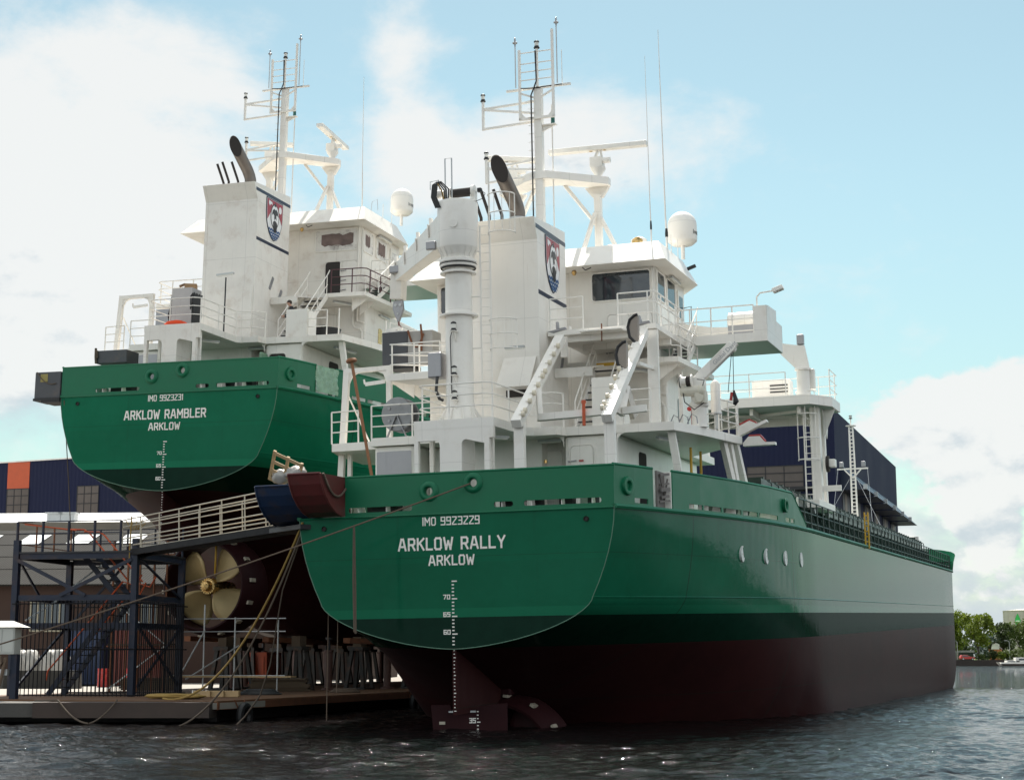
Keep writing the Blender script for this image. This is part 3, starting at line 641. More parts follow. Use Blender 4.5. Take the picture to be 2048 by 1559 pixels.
def wing(root, wm, s):
    y0, y1, z0, z1 = 9.45, 12.3, 15.42, 15.72; x0, x1 = 3.97, 7.65
    o = MB().box(*sorted((s * x0, s * x1)), y0, y1, z0, z1).build('bridge_wing', wm, root)
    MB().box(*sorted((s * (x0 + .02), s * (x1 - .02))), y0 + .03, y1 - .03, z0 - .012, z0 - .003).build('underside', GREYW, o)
    e = MB()
    e.plate([(s * x1, y, z) for y, z in ((y0, z1), (y0, 16.62), (y0 + .35, 16.66), (11.25, 16.72), (11.25, 16.36), (y1, 16.36), (y1, z1))], (-s * .06, 0, 0))
    e.box(*sorted((s * (x1 - .45), s * x1)), y0 + .002, y0 + .06, z1, 16.62)
    e.plate([(s * x, y1 - .06, z) for x, z in ((x0, z1), (x1, z1), (x1, 16.36), (x0 + 1.2, 16.5), (x0, 16.75))], (0, .05, 0)); e.build('wing_bulwark', wm, o)
    c = MB().box(*sorted((s * 5.95, s * 7.15)), 11.3, 11.9, z1, 16.45).build('control_console', STEEL, o)
    MB().lathe([(.3, -.62), (.34, -.58), (.34, .58), (.3, .62)], (s * 6.55, 11.6, 16.5), (1, 0, 0), 18).build('console_cover', wm, c, smooth=True)
    railing('wing_railing', [(s * 4.3, y0 + .05, z1), (s * 7.2, y0 + .05, z1)], o, wm, heights=(.1, .5, .95), step=.75)
    f = MB(); f.tube([(s * 7.3, y0 + .2, 16.6), (s * 7.3, y0 + .2, 16.95), (s * 7.42, y0 + .2, 17.08), (s * 8.0, y0 + .2, 17.13)], .028, 6); fo = f.build('floodlight', wm, o, smooth=True)
    MB().bar((s * 7.85, y0 + .2, 17.1), (s * 8.2, y0 + .2, 17.22), .3, .16).build('lamp_head', wm, fo, bevel=.03)
    return o
BDECK = [(-1.2, .07), (1.3, .07), (1.32, 2.95), (1.5, 3.1), (2.25, 3.1), (2.4, 3.55), (5.78, 3.62), (6.25, 5.6), (6.8, 8.8), (4.4, 12.0), (4.4, 15.5), (-4.4, 15.5), (-4.4, 12), (-6.8, 8.8), (-6.3, 5.8), (-5.9, 4.4), (-4.2, 4.3), (-4.1, 3.5), (-1.2, 3.5)]
def boat_deck(root, wm, done):
    o = MB().plate([(x, y, 11.93) for x, y in BDECK], (0, 0, .26)).build('boat_deck', wm, root)
    s = MB()                                        # portal under the after tongue, with two rounded openings
    outl = [(-1.19, ZK), (-1.19, 11.94), (1.29, 11.94), (1.29, 11.6), (1.16, 11.6), (1.16, ZK), (1.0, ZK)] + [(1.0, 11.45)] + [(.3 + .14 - .14 * math.cos(rad(a)), 11.45 + .14 * math.sin(rad(a))) for a in (90, 60, 30, 0)] + [(.3, ZK)]
    outl += [(-.38, ZK)] + [(-.38 - .15 + .15 * math.cos(rad(a)), 11.44 + .15 * math.sin(rad(a))) for a in (0, 30, 60, 90)] + [(-1.06, 11.59), (-1.06, ZK)]
    s.plate([(x, .075, z) for x, z in outl], (0, .16, 0)); s.box(-.37, -.2, .235, 1.2, ZK, 11.93).box(.14, .29, .235, 1.2, ZK, 11.93)
    s.build('deck_portal', wm, root)
    for x, y in ((1.08, .5), (-.95, .9)): MB().bar((x, y, ZK), (x, y, 11.93), .13).build('deck_post', wm, root)
    for a, b, w in (((5.6, 4.0, 11.95), (5.78, 4.25, 10.3), .22), ((6.35, 7.9, 11.95), (6.58, 8.3, 10.4), .2), ((6.48, 8.3, 11.95), (6.62, 8.7, 10.4), .16), ((6.6, 8.6, 11.95), (6.76, 9.3, 10.4), .22)):
        MB().bar(a, b, w, .16).build('deck_post', wm, root)
    if done:
        for y in (6.93, 8.33): MB().tube([(5.5, y, 9.5), (5.5, y, 11.72)], .045, 8).build('yellow_stanchion', YELLOW, root, smooth=True)
    # side brackets of the overhang and a corner arch
    for x0, s_ in ((2.3, -1), (4.0, 1)):
        a = MB()
        pts = [(x0, 11.94), (x0 + s_ * .3, 11.94), (x0 + s_ * .12, 11.88), (x0 + s_ * .02, 11.76), (x0, 11.6)]; a.plate([(x, 3.6, z) for x, z in pts], (0, .08, 0)).build('deck_bracket', wm, root)
    # house on the poop
    h = MB(); h.box(2.3, 3.98, 3.68, 14.5, ZK, 11.93); h.box(-2.6, 2.3, 4.75, 14.5, ZK, 11.925); h.box(-4.05, -2.65, 3.62, 14.5, ZK, 11.93)
    house = h.build('poop_house', wm, root, bevel=.12)
    if done:
        door(house, (2.5, 9.75), .72, 1.85, 3.68, wm); door(house, (1.18, 9.75), .72, 1.85, 4.75, wm)
        MB().box(2.78, 2.93, 3.595, 3.6, 11.12, 11.17).build('red_sign', REDP, house)
    else:
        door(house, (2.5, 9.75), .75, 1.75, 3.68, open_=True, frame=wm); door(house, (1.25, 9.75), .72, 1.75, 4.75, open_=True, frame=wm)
        for x, y in ((1.2, 4.7), (2.44, 3.6)):
            MB().plate([(x - .02, y - v_, z) for v_, z in rrect(0, .62, 9.75, 11.5, .1)], (.05, 0, 0)).build('open_door', FILM, house)
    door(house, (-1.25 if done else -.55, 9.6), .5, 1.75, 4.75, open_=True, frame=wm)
    MB().tube([(-.05 + x, 4.68, z) for x, z in rrect(0, .55, 9.7, 11.45, .12)], .035, 6, closed=True).build('hatch_ring', BLACK, house, smooth=True)
    MB().plate([(x, 3.61, z) for x, z in rrect(-3.95, -2.76, 9.6, 11.75, .03)], (0, .01, 0)).build('steel_panel', STEEL, house)
    striplight(house, (1.35, 4.0, 11.86), (2.15, 4.0, 11.86)); striplight(house, (.35, 1.4, 11.82), (1.0, 2.2, 11.82)); striplight(house, (5.0, 4.6, 11.85), (5.3, 6.0, 11.85))
    MB().plate([(3.985, y, z) for y, z in rrect(6.2, 7.1, 9.7, 11.6, .12)], (.01, 0, 0)).build('side_doorway', SOOT_SHADE, house)  # flat dark sheet in place of the shaded inside
    MB().tube([(1.45, 4.4, 11.3), (1.45, 4.4, 11.2)], .06, 8).build('bulkhead_lamp', BRASS, house)
    # accommodation tier on the boat deck and its platform
    t = MB().box(-4.3, 4.3, 9.0, 15.3, 12.19, 14.6)
    tier = t.build('accommodation', wm, root, bevel=.06)
    door(tier, (2.2, 12.35), .75, 1.85, 8.99, wm); door(tier, (2.3, 14.85), .75, 1.75, 8.99, wm, open_=not done, frame=wm); door(tier, (3.15, 14.85), .7, 1.75, 8.99, wm)
    q = MB(); q.tube([(3.75, 8.92, 14.6), (3.75, 8.92, 13.7), (3.85, 8.92, 13.55), (4.1, 8.92, 13.5), (4.2, 8.92, 13.35), (4.2, 8.92, 12.2)], .05, 8); q.tube([(3.95, 8.92, 14.6), (3.95, 8.92, 13.85), (4.3, 8.92, 13.75)], .05, 8)
    q.build('ventilation_pipe', wm, tier, smooth=True)
    MB().plate([(4.306, y, z) for y, z in rrect(10.4, 10.8, 13.0, 13.8, .1)], (.01, 0, 0)).build('porthole', BRASS if not done else GLASS, tier)
    striplight(tier, (3.4, 7.6, 14.5), (4.0, 8.6, 14.5)); striplight(tier, (4.36, 10.4, 14.4), (4.36, 11.4, 14.4))
    for s in (1, -1):
        pl = [(1.42 * s, 7.0), (5.15 * s, 7.1), (5.27 * s, 9.6), (5.27 * s, 11.9), (3.9 * s, 11.9), (3.9 * s, 8.98), (1.42 * s, 8.98)]
        if s < 0: pl = [(-1.1, 7.0)] + pl[1:6] + [(-1.1, 8.98)]
        MB().plate([(x, y, 14.56) for x, y in pl], (0, 0, .17)).build('platform', wm, root)
        for y in (7.6, 8.4): MB().plate([(s * x, y, z) for x, z in ((4.3, 14.56), (5.1, 14.56), (4.3, 14.0))], (0, .03, 0)).build('platform_bracket', wm, root)
    rm = wm if done else mat('brown_primer', (.085, .03, .035), .6)
    railing('platform_railing', [(3.5, 7.15, 14.73), (4.9, 7.15, 14.73), (5.1, 7.3, 14.73), (5.22, 9.6, 14.73)], root, rm, step=.95)
    railing('platform_railing', [(-1.2, 7.15, 14.73), (-4.95, 7.15, 14.73), (-5.15, 7.3, 14.73), (-5.22, 9.6, 14.73)], root, wm, step=1.0)
    # stair from the boat deck to the platform, and the side stair to the wing
    stair(root, (2.42, 4.5, 12.2), (2.42, 7.05, 14.62), (.95, 0, 0), 9, wm, nose=done)
    stair(root, (4.55, 8.4, 14.73), (4.55, 9.9, 15.7), (.62, 0, 0), 6, wm, nose=done)
    # white screens and rails on the after edge of the boat deck
    MB().box(3.22, 4.18, 3.66, 3.74, 12.19, 13.33 + (.35 if done else 0)).build('screen', wm, root)
    MB().box(4.13, 4.18, 3.74, 4.5, 12.19, 13.3).build('screen', wm, root)
    B2 = 12.19
    railing('tongue_railing', [(-1.05, 3.3, B2), (-1.13, .4, B2), (-1.0, .16, B2), (.95, .14, B2), (1.18, .3, B2), (1.24, 3.0, B2), (1.45, 3.2, B2), (2.1, 3.2, B2), (2.32, 3.6, B2)], root, wm, step=1.35)
    railing('deck_railing', [(4.2, 3.72, B2), (4.95, 3.72, B2), (5.05, 3.72, B2)], root, wm, step=.85)
    for x, y in ((5.55, 3.8), (6.4, 6.6)): MB().tube([(x, y, B2), (x, y, B2 + 1.1)], .03, 6).build('stanchion', wm, root)
    railing('deck_railing', [(6.45, 6.9, B2), (6.72, 8.6, B2)], root, wm, step=.85); railing('deck_railing', [(6.6, 8.95, B2), (4.5, 11.8, B2)], root, wm, step=1.2)
    # floodlight on a post beside the funnel, flap cover
    f = MB().add([(.15, 3.5, 13.55), (1.25, 3.5, 13.55), (1.32, 4.08, 14.55), (.24, 4.08, 14.55), (.15, 3.56, 13.55), (1.25, 3.56, 13.55), (1.32, 4.13, 14.55), (.24, 4.13, 14.55)], [(0, 1, 2, 3), (4, 7, 6, 5), (0, 4, 5, 1), (1, 5, 6, 2), (2, 6, 7, 3), (3, 7, 4, 0)]) if done else MB().box(-.78, 1.36, 4.06, 4.14, 12.2, 14.55)
    f.build('casing_flap' if done else 'casing_hatch', wm, root)
    if done: MB().box(.3, 1.3, 4.05, 4.13, 13.3, 13.52).build('casing_opening', SOOT_SHADE, root)  # dark block painted for the shade inside the slot
    striplight(root, (.55, 3.3, 14.75), (1.2, 3.3, 14.75)) if done else striplight(root, (.1, 3.3, 14.9), (.9, 3.3, 14.95))
    if not done: MB().tube([(.48, 3.4, 12.2), (.48, 3.4, 14.8)], .03, 6).build('lamp_post', DSTEEL, root)
    MB().plate([(x, y, z) for x, y, z in ((1.43, 5.6, 14.3), (2.7, 5.6, 14.3), (2.7, 7.0, 14.55), (1.43, 7.0, 14.55))], (0, 0, .05)).box(1.43, 2.7, 5.58, 5.62, 14.05, 14.3).build('stair_canopy', wm, root)
    # lugs on the funnel side
    for y, z in ((5.6, 15.0), (6.4, 14.6)): MB().bar((1.43, y - .14, z - .3), (1.43, y + .14, z + .25), .05, .13).build('lifting_lug', STEEL, root)
def port_gear(root, wm, done):
    """goal-post frame, hose reel and their platform on the port quarter"""
    y = 5.4
    f = MB().bar((-6.15, y, 9.5), (-5.8, y, 14.8), .2, .16).bar((-4.27, y, 12.2), (-4.27, y, 14.8), .17, .16).bar((-5.9, y, 14.72), (-4.18, y, 14.74), .17, .15)
    f.bar((-5.75, y, 9.5), (-5.7, y, 12.2), .13).bar((-5.86, y + .25, 13.9), (-5.3, y + 1.2, 11.95), .04)
    for s_, x in ((1, -5.72), (-1, -4.35)): f.plate([(x, y - .05, 14.65), (x + s_ * .34, y - .05, 14.65), (x + s_ * .12, y - .05, 14.55), (x, y - .05, 14.3)], (0, .1, 0))
    f.bar((-5.0, y - .3, 14.2), (-4.3, y - .3, 14.25), .05, .12).bar((-5.02, y - .3, 14.2), (-5.05, y - .3, 14.36), .05)
    f.build('goalpost_frame', wm, root)
    railing('deck_railing', [(-5.95, 4.5, 12.19), (-4.95, 4.4, 12.19)], root, wm, step=.7)
    railing('deck_railing', [(-4.12, 3.6, 12.19), (-2.7, 3.6, 12.19), (-1.3, 3.55, 12.19)], root, wm, step=1.4)
    if done:
        r = MB().lathe([(.2, 0), (.53, 0), (.56, .03), (.53, .06), (.2, .07), (.2, .5), (.53, .51), (.56, .54), (.53, .57), (.2, .57)], (-3.4, 4.0, 12.98), (0, 1, 0), 26).build('hose_reel', mat('reel_metal', (.22, .225, .23), .4, .7, var=.25, scale=3), root, smooth=True)
        g = MB()
        for k in range(5): g.lathe([(.05, 0), (.05, .02)], (-3.4 + .34 * math.cos(k * 1.257), 3.97, 12.98 + .34 * math.sin(k * 1.257)), (0, 1, 0), 8)
        g.bar((-3.4, 3.96, 12.98), (-3.75, 3.96, 12.2), .09, .03).bar((-3.4, 3.96, 12.98), (-3.05, 3.96, 12.2), .09, .03); g.build('reel_frame', STEEL, r)
        c = MB().box(-1.42, -.98, 1.75, 2.25, 13.72, 14.5).build('junction_box', STEEL, root, bevel=.04)
        MB().tube([(-1.1, 1.75, 13.75), (-1.12, 1.7, 13.3), (-1.02, 1.72, 13.05), (-.9, 1.7, 13.0)], .05, 6).build('cable', HOSE, c)
        # small port platform ahead of the crane
        MB().plate([(x, y_, 13.95) for x, y_ in ((-3.4, 3.2), (-1.5, 3.2), (-1.5, 4.1), (-2.6, 5.2))], (0, 0, .22)).build('crane_platform', wm, root)
        railing('crane_platform_railing', [(-1.6, 3.25, 14.17), (-3.3, 3.25, 14.17), (-1.75, 4.2, 14.17)], root, wm, step=.8, heights=(.3, .62, .95))
    else: pass
def crane(root):
    cx, cy = -.5, 2.1
    o = MB().lathe([(.62, 12.17), (.6, 12.3), (.46, 12.75), (.43, 13.0), (.41, 17.0), (.41, 17.25)], (cx, cy, 0), n=36).build('deck_crane', WHITE, root, smooth=True)
    b = MB()
    for k in range(10):
        a = 2 * math.pi * k / 10 + .2; b.plate([(cx + r * math.cos(a), cy + r * math.sin(a), z) for r, z in ((.42, 12.2), (.85, 12.2), (.42, 12.85))], (.02 * math.sin(a), -.02 * math.cos(a), 0))
    b.build('base_gusset', WHITE, o)
    for z, r in ((16.93, .56), (15.6, .6)): MB().lathe([(r - .14, 0), (r, 0), (r, .05), (r - .14, .05)], (cx, cy, z), n=36, cap=False).tube([(cx + .41, cy, z + .02), (cx + r - .05, cy, z + .02)], .02, 5).build('hoop', WHITE, o, smooth=True)
    g = MB().lathe([(.44, 17.1), (.56, 17.14), (.58, 17.22), (.54, 17.24), (.58, 17.28), (.58, 17.36), (.46, 17.4)], (cx, cy, 0), n=40).build('slewing_ring', WHITE, o, smooth=True)
    MB().lathe([(.562, 17.2), (.585, 17.215), (.585, 17.235), (.562, 17.25)], (cx, cy, 0), n=40, cap=False).lathe([(.52, 17.08), (.55, 17.1), (.55, 17.12), (.52, 17.14)], (cx, cy, 0), n=40, cap=False).build('ring_seal', BLACK, g)
    hd = MB().lathe([(.47, 17.38), (.49, 17.5), (.62, 17.72), (.63, 17.76), (.63, 19.14), (.6, 19.2), (.1, 19.22)], (cx, cy, 0), n=40).build('crane_head', WHITE, o, smooth=True)
    rb = MB()
    for k in range(16):
        a = 2 * math.pi * k / 16; rb.plate([(cx + r * math.cos(a), cy + r * math.sin(a), z) for r, z in ((.47, 17.42), (.49, 17.42), (.63, 17.72), (.48, 17.75))], (.012 * math.sin(a), -.012 * math.cos(a), 0))
    rb.lathe([(.13, 0), (.13, .02)], (cx + .1, cy - .635, 18.4), (0, -1, 0), 20); rb.build('head_ribs', WHITE, hd)
    w = MB().lathe([(.14, -.38), (.14, .3)], (cx + .18, cy, 19.5), (1, 0, 0), 18).build('winch_drum', SOOT_SHADE, hd, smooth=True)
    MB().lathe([(.2, 0), (.2, .06)], (cx - .24, cy, 19.5), (1, 0, 0), 18).build('drum_flange', WHITE, w, smooth=True); MB().lathe([(.2, 0), (.2, .08)], (cx + .5, cy, 19.5), (1, 0, 0), 18).box(cx + .46, cx + .62, cy - .1, cy + .1, 19.18, 19.5).build('drum_flange', WHITE, w, smooth=True)
    MB().box(cx + .68, cx + .8, cy - .07, cy + .07, 19.46, 19.58).tube([(cx + .8, cy, 19.5), (cx + .92, cy, 19.4), (cx + .85, cy, 19.25), (cx + .6, cy, 19.18)], .012, 5).build('limit_switch', BLACK, w)
    h = MB(); h.tube([(cx - .28, cy - .3, 19.2), (cx - .28, cy - .3, 20.55), (cx - .06, cy - .3, 20.55), (cx - .06, cy - .3, 19.2)], .022, 6)
    h.tube([(cx - .9, cy, 19.7), (cx - .9, cy, 19.95), (cx - .62, cy, 19.98), (cx - .55, cy, 19.5)], .018, 5).tube([(cx - .75, cy - .1, 19.6), (cx - .75, cy - .1, 19.3), (cx - .4, cy - .1, 19.25)], .018, 5); h.build('guard_rail', GALV, hd, smooth=True)
    MB().lathe([(.12, -.3), (.14, -.1), (.1, .0)], (cx - .45, cy, 19.52), (1, 0, 0), 12).build('winch_motor', WHITE, hd, smooth=True)
    hs = MB()
    for k in range(4):
        x = cx - .62 + .05 * k; hs.tube([(x + .12, cy - .55, 18.95), (x - .02, cy - .55, 19.3), (x - .0, cy - .5, 19.7), (x + .1, cy - .45, 19.8), (x + .25 + .03 * k, cy - .4, 19.55), (x + .32, cy - .4, 19.2)], .024, 6)
    hs.build('hydraulic_hoses', HOSE, hd, smooth=True)
    y = MB().tube([(cx - .45, cy - .5, 19.72), (cx - .32, cy - .45, 19.45), (cx - .27, cy - .45, 19.2)], .022, 6).build('yellow_hose', ROPEY, hd)
    # boom
    a = V((cx - .42, cy + .45, 18.55)); t = V((-4.15, 6.0, 18.02)); d = (t - a).normalized(); sd = d.cross(V((0, 0, 1))).normalized(); up = sd.cross(d)
    m = MB(); c = []
    for p, hw, hh in ((a, .27, .52), (t, .19, .29)): c += [p - sd * hw - up * hh, p + sd * hw - up * hh, p + sd * hw + up * hh, p - sd * hw + up * hh]
    m.add(c, [(0, 3, 2, 1), (4, 5, 6, 7), (0, 1, 5, 4), (1, 2, 6, 5), (2, 3, 7, 6), (3, 0, 4, 7)]); bm_ = m.build('boom', WHITE, o, bevel=.015)
    q = MB()
    for k in (.25, .5, .75, .95):
        p = a.lerp(t, k) + up * (.52 - .23 * k); q.bar(p - sd * .16, p - sd * .16 + up * .24, .1, .12).bar(p - sd * (.285 - .08 * k) - up * .4, p - sd * (.285 - .08 * k) + up * .02, .03, .12)
    q.tube([a + up * .72, t + up * .5], .018, 5); q.build('boom_brackets', WHITE, bm_)
    n = MB().bar(t - d * .1 + up * .25, t - V((0, 0, .85)) + d * .1, .42, .5).build('boom_head', WHITE, bm_, bevel=.03)
    MB().lathe([(.16, -.12), (.2, -.1), (.2, .1), (.16, .12)], tuple(t - V((0, 0, .35)) + d * .3), tuple(sd), 16).build('sheave', DSTEEL, n)
    MB().box(t.x - .14, t.x + .3, t.y - .5, t.y - .2, t.z - .05, t.z + .2).build('boom_floodlight', STEEL, bm_, bevel=.03)
    MB().box(cx - 1.0, cx - .68, cy - .2, cy - .05, 17.75, 18.02).build('crane_floodlight', STEEL, o, bevel=.03)
    hk = V((t.x - .02, t.y, 17.0))
    hb = MB().plate([(hk.x + x, hk.y - .06, hk.z + z) for x, z in ((-.17, .1), (.17, .12), (.2, -.2), (.03, -.62), (-.03, -.62), (-.2, -.2))], (0, .12, 0)).build('hook_block', STEEL, o, bevel=.02)
    MB().lathe([(.05, 0), (.05, .02)], (hk.x - .08, hk.y - .07, hk.z - .05), (0, -1, 0), 10).lathe([(.05, 0), (.05, .02)], (hk.x + .09, hk.y - .07, hk.z - .05), (0, -1, 0), 10).lathe([(.03, 0), (.03, .02)], (hk.x, hk.y - .07, hk.z - .35), (0, -1, 0), 10).build('block_pins', GALV, hb)
    MB().tube([(hk.x - .1, hk.y, hk.z + .1), (hk.x - .1, hk.y, hk.z + .6)], .014, 5).tube([(hk.x + .12, hk.y, hk.z + .1), (hk.x + .12, hk.y, hk.z + .6)], .014, 5).build('hoist_wire', DSTEEL, hb)
    MB().tube([(hk.x, hk.y, hk.z - .6), (hk.x + .01, hk.y, hk.z - .72), (hk.x + .09, hk.y, hk.z - .82), (hk.x + .06, hk.y, hk.z - .95), (hk.x - .05, hk.y, hk.z - .98), (hk.x - .09, hk.y, hk.z - .88)], .035, 8).build('hook', mat('hook_red_brown', (.16, .05, .04), .5), hb, smooth=True)
    # ladder with safety cage on the starboard side of the column
    l = MB(); lx = cx + .86
    for x in (lx - .16, lx + .16): l.bar((x, cy + .05, 12.3), (x, cy + .05, 18.4 if x < lx else 20.4), .05, .03)
    for k in range(22): l.tube([(lx - .16, cy + .05, 12.5 + .28 * k), (lx + .16, cy + .05, 12.5 + .28 * k)], .014, 5)
    for z in (13.2, 14.6, 16.2, 17.6): l.tube([(cx + .4, cy + .05, z), (lx - .16, cy + .05, z)], .025, 5)
    l.build('crane_ladder', WHITE, o)
    for z0, z1 in ((14.5, 15.4), (18.1, 19.3)):
        g_ = MB(); x0 = lx + .16
        for z in (z0, (z0 + z1) / 2, z1): g_.tube([(x0 + .42 - .42 * math.cos(rad(q_)), cy - .38 * math.sin(rad(q_)), z) for q_ in range(0, 211, 15)], .02, 5)
        for q_ in (40, 75, 110, 145, 180, 205): g_.tube([(x0 + .42 - .42 * math.cos(rad(q_)), cy - .38 * math.sin(rad(q_)), z0), (x0 + .42 - .42 * math.cos(rad(q_)), cy - .38 * math.sin(rad(q_)), z1)], .011, 5)
        g_.build('safety_cage', WHITE, o, smooth=True)
    for z in (15.05, 13.7, 12.95):
        n_ = MB().plate([(cx + .05 + x, cy - .43 - y, z) for x, y in ((-.1, 0), (.1, 0), (.08, .3), (-.08, .3))], (0, 0, .02)).plate([(cx + .05, cy - .43, z), (cx + .05, cy - .68, z), (cx + .05, cy - .43, z - .3)], (.02, 0, 0)).build('lamp_shelf', WHITE, o)
        navlight(n_, (cx + .05, cy - .6, z + .02), .075)
    MB().tube([(cx - .05, cy - .5, 15.05), (cx - .12, cy - .45, 14.9), (cx - .1, cy - .44, 13.2), (cx + .1, cy - .44, 13.1)], .015, 5).build('lamp_cable', BLACK, o)
    return o
def lifeboat_ramp(root):
    o = None
    for x in (2.05, 4.75):
        m = MB().bar((x, -.1, 11.92), (x, 4.3, 15.1), .3, .26).build('ramp_beam', WHITE, o or root, bevel=.012)
        if o is None: o = m
        MB().bar((x, .2, ZK), (x, .2, 11.95), .3, .2).build('ramp_pillar', WHITE, o)
        rl = [(.02, 0), (.2, 0), (.65, 0), (1.05, 0), (1.45, 0), (1.9, 0), (2.15, 0), (2.6, 0), (3.05, 0), (3.5, 0)] if x < 3 else [(.1, 0), (.3, 0), (.65, 0), (1.1, 0), (1.55, 0), (2.0, 0), (3.1, 0)]
        sd = 1 if x < 3 else -1
        for i, (y, _) in enumerate(rl):
            z = 11.92 + (y + .1) * 3.18 / 4.4 + .2
            r = MB().lathe([(.05, 0), (.085, .015), (.085, .1), (.05, .115)], (x + sd * .12, y, z), (sd, 0, 0), 12).build('roller', mat('cream_roller', (.66, .60, .48), .5), o, smooth=True)
            MB().tube([(x + sd * .04, y, z), (x + sd * .12, y, z)], .02, 6).build('roller_pin', WHITE, r)
        c = MB().plate([(x - .22, 4.25, 15.28), (x + .24, 4.2, 15.36), (x + .2, 4.2, 15.42), (x - .02, 4.22, 15.4), (x + (-.05 if x < 3 else -.1), 4.25, 15.62), (x - .12, 4.25, 15.62), (x - .12, 4.25, 15.38), (x - .4, 4.25, 15.33)], (0, .1, 0)).build('locking_claw', STEEL, o)
    # hoops standing on the starboard beam
    for yb, zb in ((3.5, 14.55), (2.08, 13.5)):
        pts = [(0, 0), (-.08, .1), (-.3, .3), (-.36, .62), (-.28, .86), (-.08, 1.0), (.04, 1.02), (.04, 0)]
        pl = MB().plate([(4.75 + x * .75, yb - .02, zb + z * .92) for x, z in pts], (0, .22, 0)).build('guide_plate', mat('beige_plate', (.27, .23, .195), .5), o)
        MB().tube([(4.75 + x * .78, yb - .01, zb + z * .93) for x, z in pts[1:7]], .05, 6).build('rubber_edge', BLACK, pl, smooth=True)
    b = MB().bar((2.3, 1.35, 12.25), (4.6, 1.35, 12.32), .34, .2)
    for x, s in ((2.3, 1), (4.72, 1)):
        b.bar((x, 1.35, 12.2), (x + (-.12 if x < 3 else .12), 1.6, 13.1), .14, .34).bar((4.85, 1.65, 13.0), (4.95, 2.15, 12.2), .14, .3)
    b.bar((4.8, 1.4, 12.3), (5.5, 1.5, 12.36), .2, .2)
    b.build('ramp_cross_beam', WHITE, o)
    MB().bar((4.93, 4.7, 12.19), (4.93, 4.7, 15.2), .34, .16).bar((4.93, 4.65, 14.0), (4.93, 2.9, 13.9), .1, .1).build('ramp_support', WHITE, o); MB().bar((2.05, 4.7, 14.55), (2.05, 4.7, 15.2), .2, .16).build('ramp_support', WHITE, o)
    MB().tube([(3.72, 1.1, 11.9), (3.72, 1.1, 12.65)], .05, 8).lathe([(.07, 0), (.07, .08)], (3.72, 1.1, 12.55), n=8).build('release_lever', ORANGE, o, smooth=True)
    # boarding platform above
    pf = MB().box(1.45, 5.0, 4.9, 8.98, 15.3, 15.46).build('boarding_platform', WHITE, root)
    MB().bar((1.6, 5.2, 15.2), (4.95, 5.2, 15.2), .14, .2).bar((2.0, 7.0, 15.2), (4.95, 7.0, 15.2), .14, .2).build('platform_beam', WHITE, pf)
    for y in (8.6, 5.3): MB().bar((4.85, y, 12.19), (4.85, y, 15.3), .14).build('platform_post', WHITE, pf)
    railing('platform_railing', [(1.5, 5.0, 15.46), (2.6, 5.0, 15.46)], pf, WHITE, step=1.1)
    railing('platform_railing', [(3.75, 5.0, 15.46), (4.85, 5.0, 15.46), (4.95, 5.1, 15.46), (4.95, 8.7, 15.46)], pf, WHITE, step=1.0)
    for x0 in (2.6, 3.3): MB().box(x0, x0 + .66, 4.55, 4.88, 15.3, 15.34).build('hinged_step', WHITE, pf)
    MB().bar((3.28, 4.75, 15.55), (3.26, 4.8, 15.0), .03, .05).build('latch', RUST, pf)
    for x in (1.9, 2.06): MB().lathe([(.04, 0), (.06, .02), (.06, .16), (.03, .18)], (x, 5.3, 15.46), n=10).build('mushroom_vent', WHITE, pf, smooth=True)
    return o
